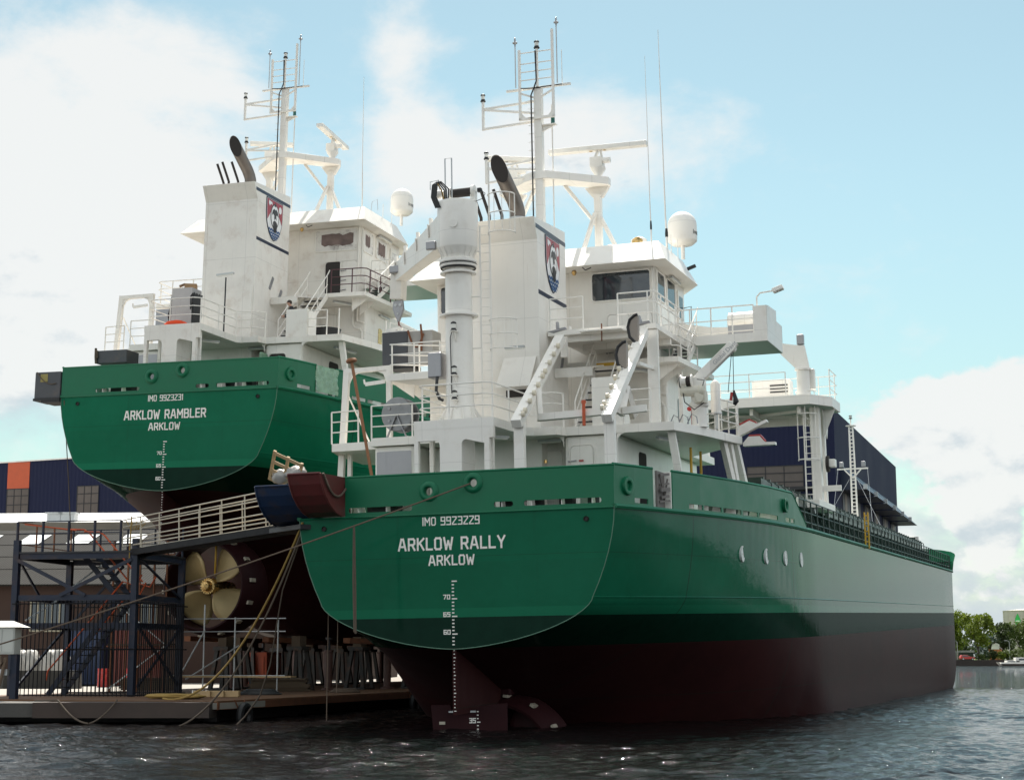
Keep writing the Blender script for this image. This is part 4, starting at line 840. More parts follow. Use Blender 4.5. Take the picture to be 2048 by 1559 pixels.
def davit(root):
    bx, by = 6.12, 5.6
    o = MB().lathe([(.26, 12.19), (.24, 12.3), (.24, 12.8), (.3, 12.85), (.3, 12.95)], (bx, by, 0), n=22).box(bx - .2, bx + .2, by - .2, by + .22, 12.9, 13.75).build('boat_davit', WHITE, root, smooth=False)
    a, t = V((bx + .05, by + .05, 13.75)), V((7.25, by + .1, 14.72)); d = (t - a).normalized()
    ar = MB().bar(a - d * .25, t, .3, .3).build('davit_arm', WHITE, o, bevel=.015)
    MB().bar(t - d * .1, t + d * .12, .2, .2).lathe([(.07, -.1), (.07, .1)], tuple(t - V((0, 0, .15))), (0, 1, 0), 12).build('sheave', WHITE, ar)
    f = font_mesh('Global Davit', .19, .001); ux = d; uz = d.cross(V((0, -1, 0))); uz = uz if uz.z > 0 else -uz
    o0 = a.lerp(t, .42) + V((0, -.155, 0)) - uz * .08
    f.v = [tuple(o0 + ux * p[0] + uz * p[1] + V((0, -p[2], 0))) for p in f.v]; f.build('davit_lettering', STEEL, ar)
    w = MB().lathe([(.16, 0), (.2, .02), (.2, .05), (.14, .06), (.14, .34), (.2, .35), (.2, .38)], (bx - .5, by - .3, 13.62), (1, 0, 0), 18).build('winch_drum', WHITE, o, smooth=True)
    MB().lathe([(.175, .2), (.175, .34)], (bx - .5, by - .3, 13.62), (1, 0, 0), 18, cap=False).lathe([(.205, -.01), (.205, .02)], (bx - .5, by - .3, 13.62), (1, 0, 0), 18).build('wound_wire', SOOT_SHADE, w, smooth=True)
    g = MB().lathe([(.14, -.4), (.16, -.1), (.16, .2), (.2, .22), (.2, .35)], (bx - .1, by - .28, 13.3), (1, 0, 0), 16).lathe([(.1, -.3), (.13, -.1), (.13, .22)], (bx + .12, by - .25, 13.05), (0, -1, 0), 14).box(bx - .05, bx + .3, by - .42, by - .1, 12.9, 13.3).build('winch_gearbox', mat('cream_machinery', (.6, .57, .48), .45), o, smooth=False, bevel=.02)
    MB().tube([(bx - .4, by - .4, 13.25), (bx - .35, by - .45, 12.95), (bx - .05, by - .45, 12.7), (bx + .25, by - .42, 12.9)], .018, 5).tube([(bx + .2, by - .42, 13.35), (bx + .28, by - .42, 13.6), (bx + .05, by - .4, 13.65)], .016, 5).build('hydraulic_pipes', BLACK, g, smooth=True)
    e = t - V((.02, 0, .18)); hk = e - V((.02, 0, 1.25))
    MB().tube([e, hk], .012, 5).tube([e - V((.04, 0, 0)), hk - V((.18, 0, .05))], .012, 5).build('davit_fall', DSTEEL, o)
    MB().tube([hk, hk + V((.06, 0, -.35)), hk + V((.0, 0, -.45))], .06, 8, rads=[.03, .09, .05]).build('davit_hook', DSTEEL, o, smooth=True); MB().tube([hk - V((.06, 0, .05)), hk - V((.1, 0, .3))], .05, 6).build('hook_strap', REDP, o)
    for k, (x, y) in enumerate(((6.5, 6.3),)):
        MB().lathe([(.15, 12.7), (.15, 13.6), (.1, 13.7), (.04, 13.74)], (x, y, 0), n=18).build('accumulator', WHITE, root, smooth=True)
        MB().lathe([(.19, 12.66), (.19, 12.7)], (x, y, 0), n=18).bar((x, y, 12.19), (x, y, 12.68), .1).build('accumulator_base', GALV, root)
    MB().tube([(5.75, 6.2, 12.19), (5.75, 6.2, 12.9)], .03, 6).lathe([(.07, 0), (.07, .06)], (5.7, 6.1, 12.85), (0, -1, 0), 12).build('fire_hydrant', REDP, root)
    for i in range(3):
        x = 5.4 + i * .28; MB().tube([(x, 4.6, 12.2), (x + .15, 4.6, 12.5), (x + .3, 4.6, 12.4), (x + .32, 4.6, 12.2)], .02, 5).build('rope_horn', STEEL, root)
    for (x, y, z, ang) in ((6.72, 8.6, 12.18, 24), (6.85, 8.65, 11.86, 0)):
        c, s = math.cos(rad(ang)), math.sin(rad(ang)); P = lambda u, v: (x + u * c - v * s, y, z + u * s + v * c)
        m = MB().plate([P(u, v) for u, v in ((0, 0), (1.05, 0), (1.05, .09), (.72, .1), (.55, .3), (.18, .3), (0, .1))], (0, .3, 0)).build('cradle_arm', WHITE, root)
        MB().plate([P(u, v) for u, v in ((.2, .305), (.55, .305), (.7, .13), (.72, .17), (.57, .36), (.2, .36))], (0, .3, 0)).build('cradle_pad', REDP, m)
def gantry(root):
    o = MB().plate([(x, y, 15.45) for x, y in ((-6.3, 26.8), (6.25, 26.8), (7.0, 28.2), (7.0, 30.6), (-6.3, 30.6))], (0, 0, .42)).build('hatch_gantry', WHITE, root)
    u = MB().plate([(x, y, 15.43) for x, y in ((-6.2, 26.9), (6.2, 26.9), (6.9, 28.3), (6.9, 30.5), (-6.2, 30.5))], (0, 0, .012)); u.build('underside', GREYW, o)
    b = MB()
    for x in (-4, -1.5, 1, 3.5, 5.6): b.box(x, x + .14, 27.3, 30.4, 15.15, 15.43)
    b.box(-6.2, 6.2, 30.3, 30.5, 14.95, 15.43).bar((1.0, 28, 15.3), (5.6, 30.2, 15.3), .12).bar((5.6, 28, 15.3), (1, 30.2, 15.3), .12); b.build('gantry_frame', WHITE, o)
    for s in (1, -1):
        l = MB().box(*sorted((s * 6.0, s * 6.42)), 28.0, 28.5, 11.2, 15.44).box(*sorted((s * 6.05, s * 6.35)), 29.9, 30.25, 11.2, 15.44).box(*sorted((s * 5.95, s * 6.5)), 26.6, 31.2, 10.95, 11.3)
        l.plate([(s * 6.42, y, z) for y, z in ((28.6, 15.44), (30.6, 15.44), (29.9, 14.2))], (s * .05, 0, 0)).plate([(s * x, 29.0, z) for x, z in ((6.42, 15.44), (7.0, 15.44), (6.42, 14.1))], (0, .05, 0)); l.build('gantry_leg', WHITE, o, bevel=.02)
        MB().lathe([(.3, 0), (.3, .15)], (s * 6.1, 27.0, 11.0), (1, 0, 0), 14).lathe([(.3, 0), (.3, .15)], (s * 6.1, 30.8, 11.0), (1, 0, 0), 14).build('travel_wheel', STEEL, o)
    l = MB()
    for x in (5.78, 6.12): l.bar((x, 27.75, 11.4), (x, 27.75, 17.0), .06, .04)
    for k in range(17): l.tube([(5.78, 27.75, 11.6 + .3 * k), (6.12, 27.75, 11.6 + .3 * k)], .018, 5)
    for z in (13.1, 14.05, 15.1, 16.1): l.tube([(5.95 - .45 * math.cos(rad(q)), 27.75 - .6 * math.sin(rad(q)), z) for q in range(0, 181, 20)], .03, 5)
    for q in (30, 90, 150): l.tube([(5.95 - .45 * math.cos(rad(q)), 27.75 - .6 * math.sin(rad(q)), 13.1), (5.95 - .45 * math.cos(rad(q)), 27.75 - .6 * math.sin(rad(q)), 16.1)], .02, 5)
    l.build('gantry_ladder', WHITE, o)
    MB().lathe([(.36, 0), (.36, .12)], (6.6, 28.4, 12.95), (1, 0, 0), 20).build('cable_reel', SOOT_SHADE, o); MB().box(6.72, 7.0, 28.2, 28.7, 12.8, 13.15).build('reel_motor', WHITE, o, bevel=.03)
    MB().box(6.35, 7.2, 28.3, 28.5, 11.75, 12.0).build('end_stop', WHITE, o)
    railing('gantry_railing', [(-6, 26.9, 15.87), (5.2, 26.9, 15.87)], o, WHITE, step=1.6, r=.02)
    railing('gantry_railing', [(6.9, 28.3, 15.87), (6.9, 30.5, 15.87), (-6, 30.5, 15.87)], o, WHITE, step=1.5, heights=(.4, .8, 1.25))
    c = MB().lathe([(.3, 15.87), (.28, 17.0), (.36, 17.02), (.36, 17.1), (.28, 17.12)], (5.9, 27.4, 0), n=20).build('gantry_crane_column', WHITE, o, smooth=True)
    a = MB().plate([(5.9 + x, 27.3, 17.1 + z) for x, z in ((-.3, 0), (.3, 0), (.12, 1.0), (-.3, 1.05), (-2.6, 1.5), (-2.6, 1.2), (-1.0, .75))], (0, .2, 0)).build('gantry_crane_jib', WHITE, c)
    MB().box(5.7, 6.0, 27.25, 27.55, 18.15, 18.6).build('jib_winch', STEEL, a, bevel=.03)
    eh = MB().box(3.3, 5.0, 29.2, 30.1, 15.87, 16.95).box(2.6, 5.2, 29.0, 30.3, 15.87, 16.15).build('engine_housing', WHITE, o, bevel=.05)
    for z in (16.35, 16.5, 16.65):
        MB().box(4.1, 4.9, 29.17, 29.195, z, z + .06).build('louvre', BLACK, eh)
    MB().box(5.9, 6.35, 27.6, 28.0, 16.2, 17.1).build('control_box', WHITE, o, bevel=.03)
def cargo_area(root):
    c = MB().box(-5.75, 5.75, 17.2, 80.5, ZK, 10.95); o = c.build('hatch_coaming', DGREEN, root)
    MB().box(-5.95, 5.95, 17.0, 80.7, 10.9, 11.05).build('coaming_rail', DGREEN, o)
    for i in range(58):
        st = MB()
        y = 17.6 + i * 1.09
        st.add([(5.75, y, ZK), (6.35, y, ZK), (6.0, y, 10.9), (5.75, y, 10.9), (5.75, y + .03, ZK), (6.35, y + .03, ZK), (6.0, y + .03, 10.9), (5.75, y + .03, 10.9)], [(0, 3, 2, 1), (4, 5, 6, 7), (0, 1, 5, 4), (1, 2, 6, 5), (2, 3, 7, 6), (3, 0, 4, 7)])
        st.build('coaming_stay', DGREEN, o)
    for i in range(44): MB().box(5.78, 5.98, 18.0 + i * 1.42, 18.95 + i * 1.42, 10.15, 10.38).build('pipe_cover', WHITE, o)
    for i in range(9):
        y = 18.2 + i * 6.9; h = MB().box(-5.6, 5.6, y, y + 6.7, 11.05, 11.6)
        for k in range(5): h.box(-5.62, 5.62, y + .4 + k * 1.4, y + .55 + k * 1.4, 11.6, 11.68)
        h.build('hatch_cover', DGREEN, o)
    for i in range(40): MB().tube([(5.85, 19 + i * 1.53, 11.05), (5.85, 19 + i * 1.53, 11.45), (5.7, 19 + i * 1.53, 11.55)], .03, 5).build('hatch_cleat', DGREEN, o)
    def wk(y): return interp(TB, y) - .14
    for s in (1, -1): railing('side_railing', [(s * wk(y), y, ZK) for y in (15.2, 17, 22, 30, 40, 50, 60, 70, 80, 82)], root, DGREEN, heights=(.32, .68, 1.12), step=1.45, r=.022, post=.035)
    y_ = MB()
    for x in (7.56, 7.72): y_.bar((x, 32.9, ZK - .1), (x, 32.9, 11.05), .06, .09)
    for k in range(6): y_.bar((7.56, 32.9, 9.7 + k * .24), (7.72, 32.9, 9.7 + k * .24), .05, .05)
    y_.build('pilot_ladder_gate', YELLOW, root)
    # forecastle
    f = MB(); ys = [81.5, 83, 84.5, 86, 87, 88, 89, 90.2, 90.8]
    def fb(y): return max(.12, interp(TB, y - .6) + .12)
    for s in (1, -1): f.grid([[(s * (fb(y) - .1), y, ZK), (s * fb(y), y, ZK + .7), (s * (fb(y) + .12), y + .2, 10.65 + (y - 81.5) * .13)] for y in ys])
    f.grid([[(-fb(y) + .1, y, 10.2), (fb(y) - .1, y, 10.2)] for y in ys]); f.build('forecastle', GREEN, root, smooth=True)
    MB().box(-5.2, 5.2, 81.4, 82.2, ZK, 11.6).box(-2.2, 2.2, 83, 86, 11, 12.4).build('forecastle_house', WHITE, root, bevel=.1)
    w = MB().lathe([(.5, 0), (.5, .2), (.3, .22), (.3, 1.2), (.5, 1.22), (.5, 1.4)], (2.6, 84.5, 11.2), (1, 0, 0), 16).build('windlass', WHITE, root)
    # foremast
    m = MB()
    for x in (-.22, .22):
        for y in (86.4, 86.8): m.bar((x, y, 11.0), (x * .62, y, 21.2), .075)
    for i in range(34):
        z = 11.4 + i * .29; k = 1 - (z - 11) / 10.2 * .38
        m.bar((-.22 * k, 86.4, z), (.22 * k, 86.4, z), .045).bar((-.22 * k, 86.8, z), (.22 * k, 86.8, z), .04)
    o = m.build('foremast', WHITE, root)
    MB().bar((-1.2, 86.5, 17.8), (1.2, 86.5, 17.8), .12).bar((-.65, 86.5, 17.75), (0, 86.5, 17.05), .1).bar((.65, 86.5, 17.75), (0, 86.5, 17.05), .1).build('foremast_yard', WHITE, o); MB().lathe([(.4, 21.15), (.4, 21.22)], (0, 86.6, 0), n=14).bar((0, 86.6, 21.2), (0, 86.6, 21.8), .08).build('mast_top', WHITE, o)
    for x in (-.85, .85): MB().box(x - .16, x + .16, 86.35, 86.6, 17.95, 18.35).build('mast_floodlight', STEEL, o, bevel=.03)
    navlight(o, (0, 86.6, 21.75), .12)
    s_ = MB()
    for x in (-1.15, 1.15): s_.tube([(x, 86.5, 17.75), (x * 1.5, 84, 11.2)], .018, 4)
    s_.tube([(-.3, 86.6, 17), (-3.2, 83, 11.2)], .018, 4).tube([(.3, 86.6, 17), (3.2, 83, 11.2)], .018, 4); s_.build('stays', GALV, o)
def stern_gear(root, done):
    sk = MB().plate([(-.06, y, z) for y, z in ((.05, 5.6), (.05, 3.72), (2.6, 3.72), (4.6, 3.95), (6.5, 4.6), (5, 5.6))], (.12, 0, 0)).build('skeg', HULL, root)
    dm_ = MB()
    for k in range(18): dm_.box(-.02, .02 if k % 5 else .045, .04, .046, 3.82 + k * .1, 3.843 + k * .1)
    dm_.build('skeg_marks', WHITE, sk)
    n = MB(); prof = [(1.72, 0), (1.8, -.03), (1.92, .12), (2.06, .7), (2.08, 1.4), (1.98, 1.8), (1.86, 1.84), (1.74, 1.3), (1.71, .6), (1.72, 0)]
    n.lathe(prof, (0, 3.5, 2.06), (0, 1, 0), 56, cap=False); nz = n.build('nozzle', MAROON, root, smooth=True)
    for k in range(14):
        a = 2 * math.pi * k / 14 + .12; c, s = math.cos(a), math.sin(a); an = MB(); q = V((2.03 * c, 3.92, 2.06 + 2.03 * s)); t = V((-s, 0, c))
        an.bar(q - V((0, .19, 0)), q + V((0, .19, 0)), .15, .08, up=(c, 0, s)).build('anode', ALU, nz)
    b = MB().box(-.35, .35, 3.8, 5.2, 4.1, 5.4); b.build('nozzle_headbox', MAROON, root, bevel=.05)
    hub = MB().lathe([(.02, -.55), (.16, -.52), (.2, -.42), (.22, -.3), (.3, -.28), (.34, -.1), (.34, .35), (.3, .5), (.25, 1.6)], (0, 4.15, 2.06), (0, 1, 0), 28).build('propeller', MAROON if done else BRASS, root, smooth=True)
    rn = MB()
    for k in range(18): a = 2 * math.pi * k / 18; rn.bar((.3 * math.cos(a), 3.86, 2.06 + .3 * math.sin(a)), (.3 * math.cos(a), 3.83, 2.06 + .3 * math.sin(a)), .06)
    rn.build('hub_bolts', BRASS, hub)
    for k in range(4):
        a0 = rad(48 + 90 * k) ; rows = []
        for i in range(11):
            r = .3 + 1.36 * i / 10; u = i / 10; half = (.26 + .60 * math.sin(min(1, u * 1.15) * math.pi * .62) * 1.0) * (1 if i < 10 else .80); pit = rad(58 - 34 * u); row = []
            for j in range(9):
                s = (j / 8 - .5) * 2 * half * (1 + .1 * u) + .16 * u * u; da = s * math.cos(pit) * .95 / max(r, .45); ya = s * math.sin(pit) * .55
                row.append((r * math.cos(a0 + da), 4.2 + ya, 2.06 + r * math.sin(a0 + da)))
            rows.append(row)
        o = MB().grid(rows).build('blade', MAROON if done else BRONZE, hub, smooth=True); sd = o.modifiers.new('thickness', 'SOLIDIFY'); sd.thickness = .05
    if done:
        r = MB().plate([(x, .0, z) for x, z in ((-.72, -1.2), (-.86, .75), (-.3, .75), (-.26, .62), (.45, .62), (.6, .72), (1.36, .78), (1.36, -1.2))], (0, .16, 0))
        ro = r.build('rudder', MAROON, root); ro.location = (-.24, 1.1, 3.2); ro.rotation_euler = (0, 0, rad(14))
        MB().bar((-.34, -.03, .56), (.45, -.03, .56), .06, .05).build('link_bar', GALV, ro)
        MB().box(-.62, -.45, -.04, -.002, .2, .28).box(.02, .3, -.04, -.002, -.08, .02).build('anode', ALU, ro)
        l = lettering('35', .12, .026, lambda u, v, d: (.35 + u, -d, .24 + v), width=.17)
        for k in range(-3, 4): l.box(.48, .53 if k else .58, -.008, -.003, .24 + k * .1, .27 + k * .1)
        l.build('draught_marks', WHITE, ro)
    else:
        q = MB(); q.bar((.0, 4.4, 4.05), (.0, 4.4, 2.5), .06); q.build('propeller_lock_bar', YELLOW, root)
def ship(frame, label, name, imo, done):
    global HULL
    HULL = HULL_A if done else HULL_B
    root = bpy.data.objects.new('cargo_ship', None); COL.objects.link(root); root.matrix_world = frame
    tag(root, label, 'cargo ship', 'green and white sister ships at the shipyard')
    wm = WHITE if done else OLDW
    build_hull(root); stern_gear(root, done); marks(root)
    # transom bulwark with slots and fairlead holes
    xl = -3.38 if done else -4.86
    outl = [(xl, ZK + .002), (xl, 10.63), (4.9, 10.63), (4.83, ZK + .002)]
    cap = lambda a, b, z0=9.575, z1=9.725: rrect(a, b, z0, z1, .07, 4)
    holes = [cap(-3.28, -1.24), cap(1.29, 1.88), cap(2.2, 4.5), circle(-.71, 10.11, .13), circle(.67, 10.3, .13)]
    MB().plate(outl, (0, .04, 0), holes, lambda x, z: (x, -.002, z)).build('stern_bulwark', GREEN, root)
    MB().tube([(xl, .02, 10.63), (4.9, .02, 10.63)], .04, 6).build('bulwark_rail', GREEN, root)
    fairlead(root, -.71, 10.11); fairlead(root, .67, 10.3)
    fairlead(root, interp(TB, .63) + .01, 10.06, .63, (.95, -.3, 0), .27)
    for x, z in ((4.05, 9.14), (-4.06, 9.14)): MB().lathe([(.05, 0), (.075, .01), (.075, .05)], (x, .0, z), (0, -1, 0), 14, cap=False).lathe([(.055, 0), (.055, .02)], (x, 0, z), (0, -1, 0), 12).build('drain_pipe', SOOT_SHADE, root, smooth=True)
    for s in (1, -1):
        if s > 0 or not done: bulwark_side(root, s, 0.0, 2.05, lambda y: 10.65, [(1.0, 1.75)])
        bulwark_side(root, s, 3.3, 16.2, ztop_side, [(4.3, 5.2), (5.3, 6.6), (6.75, 8.2), (8.35, 9.7), (9.85, 11.9), (12.9, 13.5), (13.62, 14.1)])
    fairlead(root, interp(TB, 13.1) + .01, 10.14, 12.7, (1, -.1, 0), .24)
    for i in range(12):
        y = 3.6 + i * 1.05; b_ = interp(TB, y)
        for s in (1, -1): MB().plate([(s * (b_ - .04), y, 9.5), (s * (b_ - .42), y, 9.5), (s * (b_ - .1), y, 10.6), (s * (b_ - .04), y, 10.6)], (0, .02, 0)).build('bulwark_stay', WHITE, root)
    for x in [-3 + .9 * i for i in range(9)]:
        if abs(x + .71) > .3 and abs(x - .67) > .3: MB().plate([(x, .06, 9.5), (x, .4, 9.5), (x, .1, 10.6), (x, .06, 10.6)], (.02, 0, 0)).build('bulwark_stay', WHITE, root)
    for xa, xb in ((-2.9, -1.9), (1.3, 1.75), (2.3, 2.55), (3.1, 3.5), (3.95, 4.2)): MB().box(xa, xb, .5, .85, 9.5, 10.2).build('slot_darkener', BLACK, root)  # black boxes added behind the slots so they read dark
    # poop deck machinery glimpsed through the slots
    for x in (2.6, 3.6, -2.0): MB().box(x, x + .45, .9, 1.3, 9.5, 9.95).build('mooring_bitt', WHITE, root, bevel=.03)
    for y, z in ((8.3, 8.35), (10.5, 8.33), (12.7, 8.33), (15.0, 8.34)):
        x = interp(TB, y) - (interp(TB, y) - interp(TC, y)) * ((ZK - z) / 2.51) ** (1.8 if y < 6 else 1.2)
        for s in (1, -1): 
            p = MB().lathe([(.02, .02), (.22, .02), (.225, .03), (.26, .03), (.26, -.05)], (s * x, y, z), (s, 0, 0), 24, cap=False).build('porthole', mat('porthole_blank', (.62, .64, .62), .4), root, smooth=True)
    # names
    tr = lambda z0, x0: (lambda u, v, d: (u + x0, -d - .004, v + z0))
    for w_ in lettering('IMO ' + imo, .215, .034, tr(9.13, -.03), width=1.74 if done else 1.54, words=True): w_.build('number_lettering', WHITE, root)
    for w_ in lettering(name, .315, .058, tr(8.43, -.03), width=3.27 if done else 3.64, words=True): w_.build('name_lettering', WHITE, root)
    lettering('ARKLOW', .255, .048, tr(7.98, -.03), width=1.38).build('port_lettering', WHITE, root)
    # upperworks
    boat_deck(root, wm, done); funnel(root, wm); mast(root, wm, (rad(3), rad(30)) if done else (rad(96), rad(24))); wheelhouse(root, wm, done)
    wing(root, wm, 1)
    radome(root, (3.95, 13.45, 19.82)); port_gear(root, wm, done)
    if done:
        crane(root); lifeboat_ramp(root); davit(root); gantry(root)
        m = MB()
        for k, (dz, dy) in enumerate(((0, 0), (.13, .1), (.34, -.04), (.5, .06), (.78, .02))): m.bar((5.58 + .03 * (k % 3), 2.35 + dy, 9.7 + dz), (5.74, 2.95 - dy, 9.76 + dz), .05, .05 + .03 * (k % 3))
        m.tube([(5.6, 2.4, 10.5), (5.68, 2.5, 10.0), (5.62, 2.75, 9.75), (5.7, 2.9, 10.4)], .03, 5)
        m.box(5.5, 5.56, 2.2, 3.2, 9.5, 10.6).build('boarding_ladder', mat('worn_ladder_grey', (.15, .135, .125), .7, var=.25, scale=4), root)
        MB().box(5.45, 5.75, 3.1, 3.16, 9.5, 10.62).build('gate_post', WHITE, root)
    else:
        f = MB(); rows = []
        for i in range(13):
            y = 2.0 + i * .115; rows.append([(interp(TB, y) + .03 + .03 * math.sin(i * 2.1 + k * .8) + .02 * math.sin(k * 2.3 - i), y, 9.6 + k * .105) for k in range(11)])
        f.grid(rows).build('plastic_sheet', FILM, root, smooth=True)
    cargo_area(root)
    return root
RALLY = ship(SHIP_A, 'green and white cargo ship afloat with ARKLOW RALLY and IMO 9923229 on its stern', 'ARKLOW RALLY', '9923229', True)
RAMBLER = ship(SHIP_B, 'unfinished green and white cargo ship standing on the slipway with ARKLOW RAMBLER on its stern', 'ARKLOW RAMBLER', '9923231', False)
def on_ship(S, px, py, ax, val):
    Mi = S.inverted(); o = Mi @ V((0, 0, CAM_H)); d = (Mi.to_3x3() @ (at(px, py, 50) - V((0, 0, CAM_H)))); return o + d * ((val - o[ax]) / d[ax])
# ------------------------------------------------------- loose things on the ships
def skip(name, label, m, frame, x0, x1, y0, z0, k=1.0):
    o = thing(name, label, 'waste skip', (x0, y0, z0), 0, 'curved tipping skips at the ship stern', frame)
    prof = [(-1.62, 1.16), (-1.5, .86), (-1.28, .55), (-.98, .3), (-.6, .1), (-.2, .0), (.38, 0), (.38, 1.16)]; prof = [(a * k, b * k) for a, b in prof]
    w = x1 - x0; b = MB()
    for x in (0, w - .03): b.plate([(x, y, z) for y, z in prof], (.03, 0, 0))
    for (a, c) in zip(prof[:-1], prof[1:]): b.add([(.03, a[0], a[1]), (w - .03, a[0], a[1]), (w - .03, c[0], c[1]), (.03, c[0], c[1])], [(0, 1, 2, 3)])
    bo = b.build('body', m, o)
    r = MB()
    for x in (0, w): r.tube([(x, y, z) for y, z in prof[:6]], .03, 6)
    r.tube([(0, -1.62 * k, 1.16 * k), (w, -1.62 * k, 1.16 * k)], .035, 6).bar((w, .36 * k, 0), (w, .36 * k, 1.2 * k), .07); r.build('rim', m, bo)
    c = MB(); c.tube([(w + .04, -1.5 * k, 1.16 * k)] + [tuple(p) for p in catenary((w + .05, -1.45 * k, 1.1 * k), (w + .05, .2 * k, 1.0 * k), .5)], .035, 6)
    c.tube([(w + .06, .3, 1.2 * k), (w + .08, .25, .8), (w + .07, .32, .3)], .045, 6).tube([(w + .08, .22, 1.15 * k), (w + .1, .18, .7), (w + .07, .25, .4)], .04, 6); c.build('lifting_rope', ROPED, o, smooth=True)
    return o
skip('waste_skip', 'maroon curved waste skip overhanging the stern of the ship afloat', SKIPR, SHIP_A, -4.45, -3.42, 0, 9.49)
skip('waste_skip', 'dark blue curved waste skip behind the maroon one at the top of the gangway', SKIPB, SHIP_A, -5.95, -4.6, .75, 9.32, .95)
p = thing('pallet', 'tilted wooden pallet leaning out of the blue waste skip', 'pallet', tuple(on_ship(SHIP_A, 570, 943, 1, .95)), 0, None, SHIP_A)
b = MB()
ax, ay = V((.86, .12, -.42)).normalized(), V((-.35, .3, -.88)).normalized(); nz_ = ax.cross(ay)
for k in range(4): b.bar(ax * -.5 + ay * (-.42 + .28 * k), ax * .5 + ay * (-.42 + .28 * k), .1, .025, up=nz_)
for k in (-.48, 0, .48): b.bar(ax * k + ay * -.48 + nz_ * .05, ax * k + ay * .48 + nz_ * .05, .09, .07, up=nz_)
b.build('slats', WOOD, p)
def lumpy(name, label, cat, loc, r, m, frame=None, seed=0, sq=(1, 1, .7), group=None):
    bm = bmesh.new(); bmesh.ops.create_icosphere(bm, subdivisions=3, radius=1)
    for v in bm.verts:
        n = mnoise.noise(v.co * 2.1 + V((seed * 7.3, 0, 0))) * .28 + mnoise.noise(v.co * 5 + V((0, seed, 0))) * .13
        v.co = V((v.co.x * sq[0], v.co.y * sq[1], v.co.z * sq[2])) * r * (1 + n)
    me = bpy.data.meshes.new(name); bm.to_mesh(me); bm.free(); me.materials.append(m); me.polygons.foreach_set('use_smooth', [True] * len(me.polygons))
    o = bpy.data.objects.new(name, me); COL.objects.link(o); M = Matrix.Translation(loc); o.matrix_world = (frame @ M) if frame is not None else M
    return tag(o, label, cat, group)
lumpy('rubbish_bag', 'white plastic rubbish bag heaped highest on the blue skip behind the pallet', 'bag', tuple(on_ship(SHIP_A, 592, 946, 1, 1.15)), .33, PLAST, SHIP_A, 1, group='white bags in the blue skip')
lumpy('rubbish_bag', 'white plastic rubbish bag showing through the slats of the tilted pallet', 'bag', tuple(on_ship(SHIP_A, 565, 953, 1, 1.2)), .34, PLAST, SHIP_A, 2, group='white bags in the blue skip')
# leaning spar with a round cap
a0 = on_ship(SHIP_A, 746, 940, 1, .25); a1 = on_ship(SHIP_A, 703, 722, 1, .25)
sp = thing('spar', 'rust brown spar with a round cap leaning over the port stern rail', 'pole', a0, 0, None, SHIP_A)
MB().tube([(0, 0, -.4), tuple(a1 - a0)], .05, 8).build('shaft', RUSTP, sp, smooth=True)
MB().lathe([(.05, -.06), (.16, -.03), (.17, .02), (.14, .07), (.02, .09)], tuple(a1 - a0), tuple((a1 - a0).normalized()), 16).build('cap', RUSTP, sp, smooth=True)
# container on the crane hook
c = thing('test_weight', 'dark grey steel box with chain hanging from the white deck crane hook', 'crane load', (-4.15, 6.0, 14.86), 0, None, SHIP_A)
MB().box(-.46, .46, -.4, .4, 0, 1.12).build('box', NAVALU, c, bevel=.02)
MB().box(.46, 1.35, -.38, .4, .02, 1.1).build('lighter_end', mat('box_pale_grey', (.36, .35, .33), .6, var=.2), c, bevel=.02)  # right-hand end of the box in a lighter grey
MB().box(-.3, .6, -.42, .42, -.14, -.01).build('fork_pocket', BLACK, c)
MB().box(-.25, .3, -.2, .2, 1.12, 1.2).bar((-.5, 0, 1.22), (0.05, 0, 1.32), .1).bar((0.02, 0, 1.2), (.1, 0, 1.32), .08).build('lifting_yoke', WHITE, c)
k = MB(); k.tube(catenary((.5, -.44, 1.12), (1.05, -.44, .98), .5), .035, 6).tube([(.95, -.42, 1.3), (1.0, -.45, .9), (.98, -.45, .4)], .035, 6); k.build('chain', RUST, c, smooth=True)
# power cabinet, boxes and cloth on the other ship
q = on_ship(SHIP_B, 230 + 690 / 6.206, 520 + 780 / 6.206, 1, .75)
pc = thing('power_cabinet', 'tall silver cabinet draped with black hoses on the after deck of the upper ship', 'cabinet', (q.x, .75, 12.19), 0, None, SHIP_B)
MB().box(0, .92, 0, .75, .06, 1.62).build('housing', mat('silver_cabinet', (.36, .34, .33), .4, .5, var=.12, streak=.2), pc, bevel=.015)
h = MB()
for i in range(13):
    yy = .06 + .05 * i; h.tube([(.94, yy, .1 + .03 * (i % 3)), (.97 + .02 * (i % 2), yy + .02, .6), (.96, yy - .02, 1.1), (.99, yy, 1.42 - .03 * (i % 4))], .03, 6)
for i in range(4): h.tube([(.95 + .03 * i, .05, 1.3), (1.0, -.02 - .01 * i, 1.0), (.9, -.03, .9 - .06 * i), (.88, -.02, 1.25), (.95, .02, 1.38)], .026, 6)
h.build('hose_bundle', HOSE, pc, smooth=True)
l = MB()
for i in range(5): l.tube([(-.03, .1 + i * .1, 1.3), (-.06, .1 + i * .1, .9), (-.16 - .02 * i, .1 + i * .1, .55), (-.05, .1 + i * .1, .05)], .05, 6)
l.build('red_hose_bundle', MAROON, pc, smooth=True)
MB().tube([(-.02, .2, 1.38), (-.2, .2, 1.4), (-.2, .5, 1.4), (-.02, .5, 1.38)], .015, 5).tube([(-.02, .2, .95), (-.2, .2, .96), (-.2, .5, .96), (-.02, .5, .95)], .015, 5).build('hose_hook', BLACK, pc)
cb = thing('cardboard_box', 'brown cardboard box lying on top of the silver cabinet', 'box', (q.x + .62, 1.15, 13.82), rad(25), None, SHIP_B)
